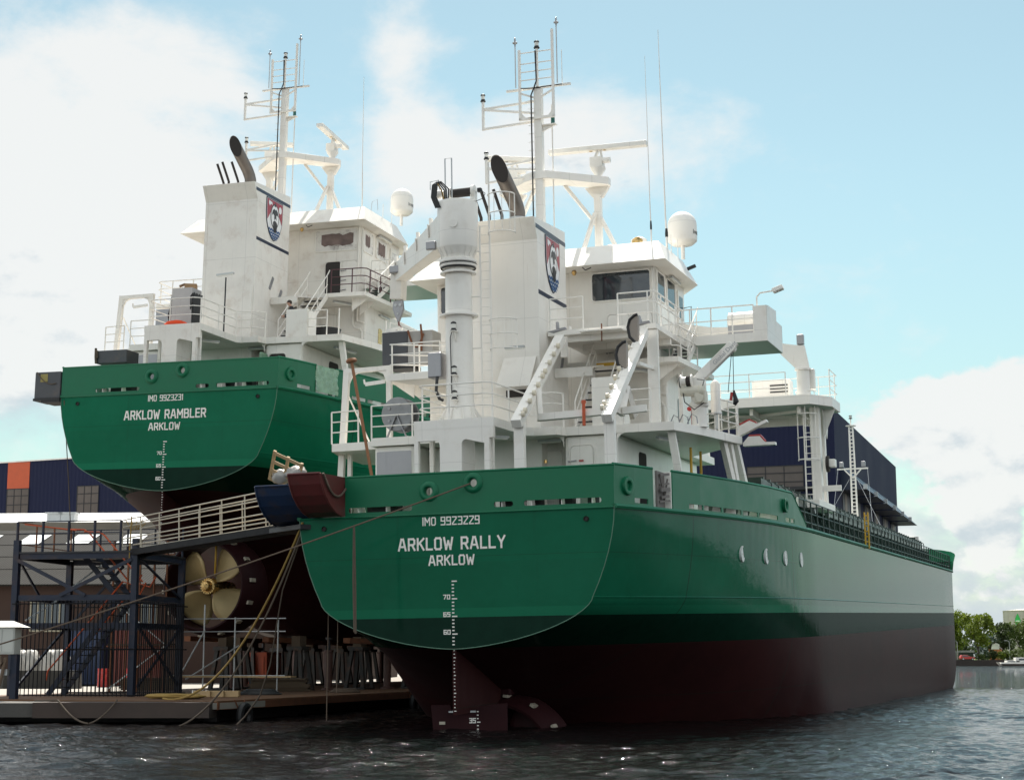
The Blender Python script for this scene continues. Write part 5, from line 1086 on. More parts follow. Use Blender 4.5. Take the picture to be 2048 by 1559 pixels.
MB().box(-.24, .24, -.2, .2, 0, .2).build('carton', CARD, cb); MB().plate([(-.24, -.2, .2), (-.24, .2, .2), (-.46, .2, .1), (-.46, -.2, .1)], (0, 0, .01)).build('flap', CARD, cb)
gb = on_ship(SHIP_B, 230 + 500 / 6.206, 520 + 780 / 6.206, 1, 1.8)
g = thing('equipment_box', 'flat grey equipment cabinet left of the silver cabinet behind the white rail', 'cabinet', (gb.x, 1.8, 12.19), 0, None, SHIP_B)
MB().box(0, .75, 0, .5, .03, 1.05).build('housing', STEEL, g, bevel=.02); MB().box(.06, .69, -.012, .0, .1, .98).build('door', STEEL, g)
cl = on_ship(SHIP_B, 230 + 750 / 6.206, 520 + 760 / 6.206, 1, .3)
lumpy('orange_cloth', 'crumpled bright orange safety cloth at the foot of the silver cabinet', 'cloth', (cl.x, .34, 12.27), .42, ORCLOTH, SHIP_B, 5, (1.15, .6, .3))
for (pxa, pya, pxb, pyb, Y, lab, nm) in ((68, 742, 122, 797, -.05, 'dark steel box with a yellow patch hung outside the upper stern', 'landing_box'), (191, 698, 254, 727, 1.2, 'dark grey steel box standing behind the stern bulwark of the upper ship', 'steel_box')):
    a = on_ship(SHIP_B, pxa, pyb, 1, Y); b_ = on_ship(SHIP_B, pxb, pya, 1, Y); o = thing(nm, lab, 'steel box', (a.x, Y, a.z), 0, None, SHIP_B); w, hh = b_.x - a.x, b_.z - a.z
    MB().box(0, w, 0, .9, 0, hh).build('shell', NAVALU, o, bevel=.02)
    if nm == 'landing_box':
        MB().box(w * .22, w * .5, -.012, -.002, hh * .62, hh * .92).build('yellow_patch', mat('faded_yellow', (.30, .25, .08), .7), o); MB().box(-.02, w + .03, -.05, .95, -.1, 0).box(w * .3, w + .03, -.03, .9, -.18, -.1).build('base_beam', BLACK, o)
        MB().tube(catenary((.1, -.04, hh), (w * .85, -.04, hh * .55), .2), .02, 5).build('chain', ROPED, o)
    else: MB().tube([(0, -.03, hh + .1), (.02, -.05, hh * .5), (.05, -.04, 0)], .05, 6).tube([(.06, -.03, hh), (.1, -.05, hh * .4)], .04, 6).build('hanging_chain', ROPED, o)
tb = on_ship(SHIP_B, 653, 665, 1, 5.5)
o = thing('tub', 'black open tub standing on the deck below the white stair of the upper ship', 'tub', (tb.x, 5.5, 12.19), 0, None, SHIP_B)
MB().lathe([(.5, 0), (.58, .5), (.62, .62), (.56, .62), (.5, .5)], n=24).build('vessel', BLACK, o, smooth=True)
# ------------------------------------------------------- worker
def person(label, loc, rz, frame):
    root = thing('person', label, 'person', loc, rz, None, frame)
    P = {}; verts = []; rads_ = []; edges = []
    def add(n, p, r, par=None):
        P[n] = len(verts); verts.append(p); rads_.append(r)
        if par is not None: edges.append((P[par], P[n]))
    add('pelvis', (0, 0, .95), (.15, .11)); add('waist', (0, -.01, 1.1), (.14, .1), 'pelvis'); add('chest', (0, -.04, 1.3), (.17, .12), 'waist'); add('collar', (0, -.07, 1.44), (.1, .08), 'chest'); add('neck', (0, -.1, 1.5), (.055, .055), 'collar'); add('skull', (0, -.17, 1.62), (.085, .105), 'neck'); add('crown', (0, -.19, 1.71), (.06, .08), 'skull')
    for s, n in ((1, 'r'), (-1, 'l')):
        add(n + 'sh', (.19 * s, -.06, 1.4), (.065, .065), 'collar'); add(n + 'el', (.25 * s, -.1, 1.12), (.045, .045), n + 'sh'); add(n + 'wr', (.17 * s, -.32, 1.06), (.032, .03), n + 'el'); add(n + 'pm', (.15 * s, -.4, 1.05), (.04, .02), n + 'wr')
        for i in range(4): add(n + 'f%d' % i, (.15 * s + (i - 1.5) * .02, -.45, 1.045), (.0095, .0095), n + 'pm'); add(n + 'g%d' % i, (.15 * s + (i - 1.5) * .02, -.475 - .005 * (i % 2), 1.02), (.008, .008), n + 'f%d' % i)
        add(n + 'th', (.15 * s - .04 * s, -.42, 1.04), (.011, .011), n + 'pm'); add(n + 'hp', (.1 * s, 0, .88), (.1, .1), 'pelvis'); add(n + 'kn', (.11 * s, -.03, .5), (.065, .065), n + 'hp'); add(n + 'an', (.12 * s, .02, .09), (.045, .045), n + 'kn'); add(n + 'to', (.13 * s, -.16, .04), (.045, .035), n + 'an')
    me = bpy.data.meshes.new('body'); me.from_pydata(verts, edges, []); o = bpy.data.objects.new('body', me); COL.objects.link(o); o.parent = root
    sk = o.modifiers.new('skin', 'SKIN'); sk.use_smooth_shade = True
    for i, d in enumerate(me.skin_vertices[0].data): d.radius = rads_[i]; d.use_root = i == 0
    ss = o.modifiers.new('sub', 'SUBSURF'); ss.levels = 2; ss.render_levels = 2
    dg = bpy.context.evaluated_depsgraph_get(); dg.update(); m2 = bpy.data.meshes.new_from_object(o.evaluated_get(dg)); o.modifiers.clear(); o.data = m2; m2.name = 'body'
    m2.materials.clear(); m2.materials.append(CLOTH); m2.materials.append(SKIN)
    for p_ in m2.polygons:
        c = p_.center; p_.material_index = 1 if (c.z > 1.485 or (c.y < -.33 and 1.0 < c.z < 1.12)) else 0; p_.use_smooth = True
    h = MB().lathe([(.02, .115), (.07, .1), (.098, .055), (.106, .0), (.1, -.03)], (0, -.155, 1.645), (0, .35, 1), 16).build('hair', HAIR, root, smooth=True)
    f = MB().plate([(-.012, -.275, 1.61), (.012, -.275, 1.61), (0, -.262, 1.655)], (0, -.022, -.008)).build('nose', SKIN, root)
    e = MB()
    for s in (1, -1): e.lathe([(.004, 0), (.01, .004), (.008, .01)], (.033 * s, -.262, 1.645), (0, -1, 0), 8)
    e.box(-.025, .025, -.272, -.262, 1.575, 1.581); e.build('eyes_and_mouth', HAIR, root)
    ea = MB()
    for s in (1, -1): ea.lathe([(.012, 0), (.026, .006), (.02, .014)], (.088 * s, -.16, 1.62), (s, 0, 0), 8)
    ea.build('ears', SKIN, root)
    return root
w = on_ship(SHIP_B, 577, 602, 1, 4.6)
person('worker in dark clothes with short dark hair looking down behind the white screen', (w.x + .22, 4.6, w.z - 1.73), rad(-65), SHIP_B)
# ================================================================== shipyard
GZ = .65
MB().plate([(-260, 54), (-9.73, 54), (-9.4, 54.4), (20, 146), (34, 147), (47.5, 205), (36, 300), (-260, 420)], (0, 0, -.2), (), lambda x, y: (x, y, GZ)).build('yard_ground', PAVE, None)['kind'] = 'structure'
e = MB().box(-260, -13.2, 53.7, 55.2, .22, GZ + .01)
qb = e.build('quay_edge', CONC); qb['kind'] = 'structure'
q2 = MB().box(-15.2, -9.6, 53.55, 55.0, .2, GZ + .03).build('quay_edge', mat('rust_stained_timber', (.06, .042, .034), .8, var=.25), None); q2['kind'] = 'structure'
w_ = MB().box(-260, -9.7, 55.6, 56, -2, .45); d_ = V((.307, .952, 0)); n_ = V((.952, -.307, 0)); c0 = V((-9.5, 54.3, 0))
a = c0 - n_ * 1.0; w_.add([tuple(a + V((0, 0, -2))), tuple(a + d_ * 96 + V((0, 0, -2))), tuple(a + d_ * 96 + V((0, 0, .45))), tuple(a + V((0, 0, .45)))], [(0, 1, 2, 3)])
w_.build('quay_wall', mat('dark_wet_piling', (.025, .022, .02), .7, var=.3))['kind'] = 'structure'
s_ = MB(); s_.plate([tuple(c0 - n_ * 12), tuple(c0), tuple(c0 + d_ * 92), tuple(c0 + d_ * 92 - n_ * 12)], (0, 0, .05)); s_.v = [(x, y, z + GZ + .006) for x, y, z in s_.v]; s_.build('slipway_deck', PLANK)['kind'] = 'structure'
s_ = MB().bar(c0 + V((0, 0, GZ - .1)), c0 + d_ * 92 + V((0, 0, GZ - .1)), .12, .24); s_.build('slipway_edge', RUST)['kind'] = 'structure'
# fenders and chains along the slipway edge
for i, (px, lab) in enumerate(((455, 'black rubber tyre fender hanging at the quay corner below the decking'), (605, 'black rubber tyre fender on chains, nearer of two under the sunlit decking edge'), (680, 'black rubber tyre fender on chains under the shaded decking edge beside the ship'))):
    t_ = (5 + 12 * i) if i else 1.5; P0 = c0 + d_ * t_ + n_ * .25
    o = thing('tyre_fender', lab, 'fender', (P0.x, P0.y, .18), rad(-18), 'tyre fenders along the slipway edge')
    MB().tube([(0, .34 * math.cos(k * math.pi / 10), .34 * math.sin(k * math.pi / 10)) for k in range(20)], .13, 8, closed=True).build('tyre', BLACK, o, smooth=True)
    MB().tube([(-.1, .2, .2), (-.2, .35, .55)], .025, 5).tube([(-.1, -.2, .2), (-.2, -.35, .55)], .025, 5).build('chain', RUST, o)
# access tower
tw = thing('access_tower', 'dark blue steel stair tower with orange handrails at the foot of the gangway', 'stair tower', (-13.78, 61, GZ), rad(-12))
W_, D_ = 4.74, 4.25
for x, y in ((-W_, 0), (0, 0), (-W_, D_), (0, D_)): MB().box(x - .11, x + .11, y - .11, y + .11, 0, 5.75 if y == 0 else 5.2).build('post', BLUE, tw)
b = MB()
for z in (2.6, 3.62, 5.14):
    b.bar((-W_ + .14, 0, z), (-.14, 0, z), .12, .2).bar((0, .14, z), (0, D_ - .14, z), .12, .2).bar((-W_, .14, z), (-W_, D_ - .14, z), .12, .2).bar((-W_ + .14, D_, z), (-.14, D_, z), .12, .2)
b.build('beam', BLUE, tw)
b = MB(); b.bar((-W_ + .1, -.1, 5.0), (-1.9, -.1, 3.7), .05, .13).bar((-.1, -.12, 5.0), (-2.9, -.12, 3.7), .05, .13).bar((.1, .2, 5.0), (.1, D_ - .3, 3.7), .1, .05).bar((-W_, .2, 5.0), (-W_, D_ * .45, 3.7), .05, .1)
b.bar((-W_ + .15, D_ - .1, 2.7), (-2.4, D_ - .1, 5.0), .05, .1).bar((.1, .3, .4), (.1, D_ - .3, 2.5), .06, .1).bar((.1, D_ - .3, .4), (.1, .3, 2.5), .06, .1).bar((-W_, .3, .3), (-W_, D_ - .3, 2.5), .06, .1); b.build('brace', BLUE, tw)
MB().bar((-3.6, 1.2, 3.6), (-4.5, .4, 2.8), .06).bar((-3.7, 1.3, 3.62), (-2.5, 2.4, 4.95), .06).build('bright_brace', GALV, tw)
dk = MB().box(-W_, -2.75, -.1, D_ + .1, 5.245, 5.31).box(-2.75, .1, -.1, 1.35, 5.245, 5.31).box(-2.75, .1, 2.75, D_ + .1, 5.245, 5.31).box(-.35, .1, 1.35, 2.75, 5.245, 5.31); dk.build('top_deck', DSTEEL, tw)
MB().box(-1.35, 0, 1.3, 2.8, 3.55, 3.6).build('landing', DSTEEL, tw)
railing('top_railing', [(-W_, -.05, 5.31), (-.6, -.05, 5.31)], tw, BLUE, heights=(.28, .68, 1.12), step=.98, r=.02, post=.05)
railing('top_railing', [(-W_ + .1, D_, 5.31), (0, D_, 5.31)], tw, BLUE, heights=(.28, .68, 1.12), step=1.1, r=.018, post=.04)
railing('top_railing', [(-W_, 0, 5.31), (-W_, D_, 5.31)], tw, RUST, heights=(.3, 1.12), step=1.4, r=.02, post=.035)
stair(tw, (-1.25, 1.4, 3.6), (-2.8, 1.4, 5.3), (0, 1.2, 0), 7, BLUE, rails=False); stair(tw, (-4.0, 1.4, .05), (-1.3, 1.4, 3.6), (0, 1.2, 0), 12, BLUE, rails=False)
hr = MB()
for y in (1.35, 2.65):
    hr.tube([(-3.4, y, 6.25), (-2.75, y, 6.22), (-2.55, y, 6.1), (-.95, y, 4.35), (-.9, y, 4.3)], .032, 6); hr.tube([(-.35, y, 4.5), (-.6, y, 4.1), (-1.1, y, 4.25), (-4.0, y, .95), (-4.05, y, .6)], .032, 6)
hr.tube([(-W_ + .2, .1, 6.35), (-2.6, .4, 6.12)], .03, 6).tube([(-2.4, 1.35, 3.66), (-.4, 1.3, 3.72), (-.15, 1.3, 4.2)], .03, 6); hr.build('orange_handrail', ORANGE, tw, smooth=True)
f = MB()
for i in range(28): f.tube([(-W_ + .15 + i * .165, -.2, .05), (-W_ + .15 + i * .165, -.2, 3.5)], .021, 4)
for i in range(24): f.tube([(.2, .15 + i * .17, .05), (.2, .15 + i * .17, 3.5)], .021, 4)
for i in range(26): f.tube([(-W_ + .15 + i * .17, D_ + .2, .05), (-W_ + .15 + i * .17, D_ + .2, 3.5)], .021, 4)
for z in (.1, 1.75, 3.4): f.tube([(-W_, -.2, z), (.2, -.2, z), (.2, D_ + .2, z), (-W_, D_ + .2, z)], .022, 5)
f.build('bar_fence', BARS, tw)
# gangway
g0 = at(246, 1100, 61.8); g1 = SHIP_A @ V((-5.25, .5, 9.42)); gd = g1 - g0; L_ = math.hypot(gd.x, gd.y)
gw = thing('gangway', 'long aluminium gangway rising from the blue stair tower to the stern of the ship afloat', 'gangway', g0, math.atan2(gd.y, gd.x)); R_ = gd.z / L_
gz = lambda x: x * R_
MB().bar((0, 0, -.12), (L_, 0, gz(L_) - .12), .12, .22).bar((0, .7, -.12), (L_, .7, gz(L_) - .12), .12, .22).build('side_beam', BARS, gw)
MB().add([(0, .05, 0), (L_, .05, gz(L_)), (L_, .66, gz(L_)), (0, .66, 0)], [(0, 1, 2, 3)]).build('walkway', WOOD, gw)
for y in (-.02, .72):
    m = MB()
    for h in (.14, .42, .86, 1.12): m.tube([(0, y, h), (L_, y, gz(L_) + h)], .024, 6)
    n = 9
    for i in range(n): x = L_ * i / (n - 1); m.tube([(x, y, gz(x)), (x - .1, y, gz(x) + 1.12)], .024, 6)
    m.build('gangway_rail', ALU, gw, smooth=True)
lb = MB()
for i in range(4): lb.tube([(.3 + .3 * i, -.05 + .1 * i, 1.1), (.55 + .2 * i, .1, .7), (.5 + .33 * i, .3, .95)], .018, 5)
lb.tube([(.9, -.06, 1.2), (.95, -.1, .4), (.92, -.1, -.5)], .025, 5); lb.build('yellow_lashing', ROPEY, gw, smooth=True)
MB().box(L_ - 1.2, L_ + .9, -.3, 1.5, gz(L_) - .28, gz(L_) - .14).build('landing', DSTEEL, gw)
# ropes
def rope(label, pts, r, m, cat='rope', group=None):
    o = MB().tube(pts, r, 6).build('mooring_rope' if cat == 'mooring rope' else 'rope', m, None, smooth=True); c = V(pts[0])
    for v in o.data.vertices: v.co -= c
    o.location = c; return tag(o, label, cat, group)
fl = SHIP_A @ V((.62, -.12, 10.27)); le = at(-60, 1306, 46)
rope('long brown mooring line from the stern fairlead down past the stair tower to the left', catenary(fl, le, .12, 24), .024, ROPEB, 'mooring rope')
k = .243; hp = fl.lerp(le, k) - V((0, 0, .1)); hl = [tuple(hp + V((.02, 0, .0))), tuple(hp + V((.03, .0, -1.5))), tuple(hp + V((.08, 0, -2.95))), tuple(hp + V((.12, 0, -3.0))), tuple(hp + V((.09, 0, -1.6))), tuple(hp + V((.03, 0, -.0)))]
rope('doubled dark rope hanging from the mooring line in front of the green stern', hl, .028, ROPED)
cn = SHIP_A @ V((-4.75, -.05, 9.35))
rope('twisted yellow rope from the port stern corner down to the decking by the tower', catenary(cn, at(326, 1396, 56.2), 1.5, 24), .036, ROPEY, 'mooring rope')
rope('dark rope falling from the port stern corner to the water at the left quay', catenary(cn + V((.05, .1, 0)), V((-10.6, 52.6, -.1)), 1.3, 24), .032, ROPED, 'mooring rope')
rope('thin dark rope looping from the port stern corner to the water by the slipway edge', [cn + V((.1, .1, 0))] + [V(q_) for q_ in (at(565, 1180, 50.5), at(540, 1330, 51.5), at(520, 1390, 52.3), at(490, 1432, 53), at(474, 1448, 53))], .024, ROPED, 'mooring rope')
for (pxt, pyt, pxb, pyb, lab) in ((657, 1218, 653, 1440, 'long thin pale rope hanging straight to the water left of the green stern'), (676, 1232, 673, 1385, 'shorter thin rope hanging below the port side of the green stern')):
    a = on_ship(SHIP_A, pxt, pyt, 1, .6); rope(lab, [SHIP_A @ a, at(pxb, pyb, (SHIP_A @ a).y)], .016, ROPEB)
rope('dark rope drooping from the quay edge into the water left of the tower foot', [at(70, 1400, 54), at(115, 1399, 53.6)] + [tuple(p_) for p_ in catenary(at(118, 1402, 53.5), at(176, 1446, 53), .15, 8)], .03, ROPED)
rope('dark rope drooping from the timber quay corner into the water', [tuple(p_) for p_ in catenary(at(178, 1446, 53), at(235, 1398, 53.5), .12, 8)], .026, ROPED)
rope('thin dark mast rope hanging from the port stern corner of the upper ship', [tuple(SHIP_B @ V((-4.7, -.02, 9.3))), tuple(at(137, 960, 66.5)), tuple(at(143, 1100, 67))], .02, ROPED)
lumpy('rope_pile', 'heap of yellow and white rope on the decking beside the tower', 'rope', at(350, 1393, 57) + V((0, 0, .03)), .8, ROPEY, None, 9, (1.3, .5, .12))
# slipway blocks under the upper ship
ts = None
def trestle():
    o = thing('trestle', 'grey steel trestle propping up the hull on the slipway', 'trestle', group='steel trestles under the upper ship')
    m = MB()
    for s in (1, -1):
        for t in (1, -1): m.bar((.42 * s, .5 * t, 0), (.22 * s, .3 * t, 1.72), .16, .16)
    m.build('leg', TRESTLE, o); MB().box(-.36, .36, -.45, .45, 1.7, 1.86).build('cap', TRESTLE, o); MB().box(-.5, .5, -.58, .58, 0, .08).build('foot_plate', TRESTLE, o)
    MB().box(-.2, .2, -.3, .3, 1.86, 2.3).build('packing_block', mat('old_timber', (.10, .07, .045), .9, var=.2), o); return o
def jack():
    o = thing('jack_column', 'dark screw jack column standing between the trestles', 'jack', group='jack columns under the upper ship')
    MB().lathe([(.3, 0), (.3, .06), (.17, .1), (.17, 1.6), (.2, 1.62), (.2, 1.72)], n=16).build('tube', mat('jack_brown', (.10, .05, .04), .6, var=.2), o, smooth=True)
    MB().lathe([(.07, 1.7), (.07, 2.15), (.16, 2.17), (.16, 2.26)], n=14).build('screw', DSTEEL, o, smooth=True); return o
tp, jp = trestle(), jack(); first = {id(tp): True, id(jp): True}
Bz = SHIP_B.inverted()
for i in range(7):
    for s in (1, -1):
        for kind, off in ((tp, 0), (jp, 1.7)):
            y = 8.2 + i * 3.5 + off + (.6 if s > 0 else 0); x = {1: 4.3, -1: -4.3, 0: 0}[s] * min(1, (y - 4) / 12)
            P_ = SHIP_B @ V((x, y, 0)); o = kind if first.pop(id(kind), False) else copy_tree(kind)
            o.location = (P_.x, P_.y, GZ + .06); o.rotation_euler = (0, 0, rad(-19.5))
cb_ = MB()
for x in (-4.3, 0, 4.3): cb_.bar(SHIP_B @ V((x * .9, 9, -.02)), SHIP_B @ V((x, 34, -.03)), .3, .22)
tag(cb_.build('cradle_beam', RUST), 'long rusty beams carrying the flat bottom of the upper ship', 'cradle')
# scaffold beside the propeller
sc_ = thing('scaffold', 'thin grey tube scaffold standing beside the propeller nozzle', 'scaffold', (-12.2, 66, GZ), rad(-14))
m = MB()
for x, h in ((-1.0, 2.6), (.1, 3.5), (1.4, 3.0), (3.2, 2.9)): m.tube([(x, 0, 0), (x, 0, h)], .03, 6)
for z in (.75, 2.45, 2.95): m.tube([(-1.2, .03, z), (3.5, .03, z)], .025, 6)
m.build('tubes', GALV, sc_); MB().tube([(-1.0, -.05, .5), (.15, -.05, 2.5)], .03, 6).tube([(-.6, -.06, .6), (1.6, -.06, 1.9)], .03, 6).build('diagonal_tube', GALV, sc_)
MB().box(-1.3, 3.8, -.1, .5, .68, .74).build('scaffold_boards', WOOD, sc_)
# stores on the yard
def store(name, label, cat, px0, py0, px1, Y, h, d, m, group=None, ribs=0):
    a = at(px0, py0, Y); b = at(px1, py0, Y); o = thing(name, label, cat, (a.x, Y, GZ), rad(-8), group); w = b.x - a.x
    MB().box(0, w, 0, d, .08, h).build('body', m, o, bevel=.02)
    r = MB()
    for k in range(ribs): r.box(w * (k + .5) / ribs - .04, w * (k + .5) / ribs + .04, -.04, 0, .2, h - .2)
    r.box(0, w, -.05, .0, h - .14, h).box(0, w, -.05, 0, .08, .2).box(.1, .3, .1, d - .1, 0, .08).box(w - .3, w - .1, .1, d - .1, 0, .08); r.build('ribs', m, o)
    return o
store('container', 'blue steel container behind the bars of the stair tower', 'container', 135, 1360, 205, 88, 3.0, 5, mat('container_blue', (.007, .022, .07), .5, var=.12), None, 7)
store('container', 'orange red steel container half hidden by the right post of the stair tower', 'container', 226, 1360, 272, 88, 3.1, 4, mat('container_red', (.13, .02, .011), .5, var=.12), None, 5)
store('container', 'orange skip container standing behind the trestles right of the scaffold', 'container', 462, 1360, 535, 80, 1.7, 2.5, ORANGE, None, 5)
for i, px in enumerate((207, 262)):
    P_ = at(px, 1360, 84); o = thing('drum', ('red steel drum in front of the blue container edge', 'red steel drum standing by the right post of the stair tower')[i], 'drum', (P_.x, 84, GZ), 0, 'red drums on the yard')
    MB().lathe([(.3, 0), (.31, .02), (.3, .3), (.315, .32), (.3, .34), (.3, .6), (.315, .62), (.3, .64), (.3, .9), (.31, .92), (.28, .92), (.28, .9)], n=20).build('barrel', REDP, o, smooth=True)
for i, (px, lab) in enumerate(((40, 'white bulk bag nearest the electrical cabinet'), (58, 'white bulk bag second from the electrical cabinet'), (100, 'white bulk bag standing alone behind the lower stair flight'), (116, 'white bulk bag beside the blue container'))):
    P_ = at(px, 1350, 86); lumpy('bulk_bag', lab, 'bulk bag', (P_.x, 86, GZ + .95), .62, PLAST, None, i, (.9, .9, 1.5), 'white bulk bags on the yard')
for i in range(5):
    P_ = at(20 + i * 26, 1355, 80); o = MB().add([(-.9, -.3, 0), (.9, -.3, 0), (.9, .3, 0), (-.9, .3, 0), (-.9, -.12, .85), (.9, -.12, .85), (.9, .12, .85), (-.9, .12, .85)], [(0, 3, 2, 1), (4, 5, 6, 7), (0, 1, 5, 4), (1, 2, 6, 5), (2, 3, 7, 6), (3, 0, 4, 7)]).build('concrete_barrier', CONC, None, bevel=.03, loc=(P_.x, 80, GZ)); tag(o, 'pale concrete barrier block in a row behind the stair tower', 'barrier', 'concrete barriers on the yard')
for i, px in enumerate((405, 432, 462)):
    P_ = at(px, 1385, 60); o = thing('timber_block', ('short timber packing block nearest the rope heap', 'middle timber packing block on the decking edge', 'right hand timber packing block on the decking edge')[i], 'timber', (P_.x, 60, GZ + .06), rad(-12), 'timber blocks on the decking')
    MB().box(-.32, .32, -.1, .1, 0, .22).build('block', WOOD, o, bevel=.015); MB().box(-.36, -.32, -.1, .1, 0, .24).build('end_plate', WHITE, o)
# clutter on the decking
def coil(name, label, px, py, Y, r, m, turns=3):
    P_ = at(px, py, Y); o = MB()
    for k in range(turns): o.tube([(r * (1 - .12 * k) * math.cos(a * .314), r * .8 * (1 - .1 * k) * math.sin(a * .314), .03 + .05 * k) for a in range(20)], .035, 5, closed=True)
    o = o.build(name, m, None, smooth=True, loc=(P_.x, Y, GZ + .06)); return tag(o, label, 'hose', 'hoses lying on the decking')
coil('hose_coil', 'coil of dark hose lying nearest the foot of the tower', 372, 1392, 58, .5, HOSE)
coil('hose_coil', 'loose coil of dark hose between the timber blocks and the trestles', 520, 1380, 64, .8, HOSE, 4)
coil('hose_coil', 'brown coil of rope under the trestles near the ship afloat', 690, 1378, 68, .6, ROPEB)
for i, (px, Y, lab) in enumerate(((300, 72, 'dark stack of planks behind the right hand post of the tower'), (560, 70, 'dark stack of planks between the orange skip and the trestles'))):
    P_ = at(px, 1370, Y); o = MB(); rr = random.Random(i)
    for k in range(7): o.box(-1.2 + rr.uniform(-.1, .1), 1.2 + rr.uniform(-.1, .1), -.4 + rr.uniform(-.05, .05), .4, .08 + k * .075, .15 + k * .075)
    o = o.build('plank_stack', mat('old_timber', (.10, .07, .045)), None, loc=(P_.x, Y, GZ)); tag(o, lab, 'planks', 'plank stacks on the slipway')
s2 = thing('scaffold', 'tall dark scaffold tower between the stair tower and the propeller nozzle', 'scaffold', (-14.9, 68.5, GZ), rad(-14))
m = MB()
for x in (-1.6, -.4, .8):
    for y in (0, 1.3): m.bar((x, y, 0), (x, y, 6.2), .07)
for z in (1.9, 3.8, 5.7):
    for y in (0, 1.3): m.bar((-1.8, y, z), (1.0, y, z), .06)
m.build('tubes', RUST, s2); MB().bar((-1.6, -.04, .2), (.8, -.04, 1.9), .05).bar((.8, -.05, 2.0), (-1.6, -.05, 3.8), .05).build('diagonal_tube', GALV, s2)
for z in (1.95, 3.85): MB().box(-1.7, .9, -.1, 1.4, z, z + .05).build('scaffold_boards', mat('old_timber', (.1, .07, .045)), s2)
# electrical cabinet
P_ = at(8, 1300, 57); ec = thing('electrical_cabinet', 'pale electrical cabinet with a white roof on a dark post at the quay edge', 'cabinet', (P_.x, 57, GZ), rad(-6))
MB().box(-.55, .35, 0, .6, 1.55, 2.45).build('housing', mat('cabinet_grey', (.45, .46, .43), .5), ec, bevel=.02); MB().box(-.5, -.1, -.02, -.004, 1.62, 2.4).box(-.06, .31, -.02, -.004, 1.62, 2.4).build('door', mat('cabinet_grey', (.45, .46, .43)), ec)
MB().add([(-.65, -.1, 2.46), (.62, -.1, 2.46), (.62, .7, 2.46), (-.65, .7, 2.46), (-.4, .3, 2.68), (.15, .3, 2.68)], [(0, 1, 5, 4), (1, 2, 5), (2, 3, 4, 5), (3, 0, 4), (0, 3, 2, 1)]).build('roof', WHITE, ec)
MB().box(.2, .42, .1, .4, 0, 1.55).box(-.5, -.3, .1, .4, 0, 1.55).build('post', BLUE, ec)
MB().box(-.2, .16, -.05, .2, .85, 1.05).build('socket_box', GALV, ec); MB().tube([(-.1, -.08, 1.5), (.0, -.15, 1.2), (.12, -.1, 1.45), (.02, -.12, .9), (-.1, -.1, .4)], .06, 8).build('cable', ROPEB, ec, smooth=True)
# ================================================================== buildings behind
def ribbed(name, col, scale, var=.1, rough=.7, axis=0, depth=.02):
    m = mat(name, col, rough, var=var, scale=.15, spec=.18); t = m.node_tree; b = t.nodes['Principled BSDF']
    co = N(t, 'ShaderNodeTexCoord').outputs['Object']; sp = N(t, 'ShaderNodeSeparateXYZ'); t.links.new(co, sp.inputs[0])
    w = (X(t, sp.outputs[axis]) * (2 * math.pi / scale)).op('SINE')
    bp = N(t, 'ShaderNodeBump'); bp.inputs['Strength'].default_value = .8; bp.inputs['Distance'].default_value = depth
    t.links.new(w.s, bp.inputs['Height']); t.links.new(bp.outputs[0], b.inputs['Normal']); return m
NAVYF = ribbed('navy_cladding', (.013, .0165, .046), .5, axis=0); NAVYS = ribbed('navy_side_cladding', (.012, .015, .042), .5, axis=1)
TRANS = ribbed('translucent_cladding', (.135, .115, .105), .9, axis=0, var=.2)
hx = rad(19.3)
hall = thing('shipyard_hall', 'huge dark navy shipbuilding hall with an orange panel and awnings behind both ships', 'hall', (30.35, 155, GZ), -hx)
HH = 25.3 - GZ
MB().plate([(-102, 0, 0), (0, 0, 0), (0, 0, HH), (-102, 0, HH - 1.7)], (0, .4, 0)).build('front_wall', NAVYF, hall); MB().box(-.4, 0, .4, 51, 0, HH).build('side_wall', NAVYS, hall)
MB().add([(-102, .4, HH - 2.1), (-.4, .4, HH - .4), (-.4, 51, HH - .4), (-102, 51, HH - 2.1)], [(0, 1, 2, 3)]).build('roof', DSTEEL, hall)
MB().bar((-102.1, .0, HH - 1.66), (.1, .0, HH + .04), .24, .14).build('roof_trim', WHITE, hall)
Hi = hall.matrix_world.inverted()
def hall_x(px, py):
    o = Hi @ V((0, 0, CAM_H)); d = Hi.to_3x3() @ (at(px, py, 50) - V((0, 0, CAM_H))); return o + d * (-o.y / d.y)
for nm, pa, pb, m in (('orange_panel', (17, 925), (58, 977), ORANGE), ('translucent_window', (15, 978), (56, 1027), TRANS), ('translucent_window', (155.5, 972), (196, 1026), TRANS), ('translucent_window', (1494, 934), (1608, 981), TRANS)):
    a, b = hall_x(*pa), hall_x(*pb); o = MB().box(a.x, b.x, -.05, -.004, b.z, a.z).build(nm, m, hall)
    if nm != 'orange_panel':
        r = MB()
        for k in (.0, .37, .72, 1): r.box(a.x, b.x, -.09, -.05, b.z + (a.z - b.z) * k - .04, b.z + (a.z - b.z) * k + .04)
        for k in (0, .33, .66, 1): r.box(a.x + (b.x - a.x) * k - .04, a.x + (b.x - a.x) * k + .04, -.085, -.05, b.z, a.z)
        r.build('glazing_bars', DSTEEL, o)
a = hall_x(1430, 982); b = hall_x(1665, 985); MB().box(a.x, b.x, -.6, -.01, a.z - .15, a.z + .15).build('wall_ledge', DSTEEL, hall)
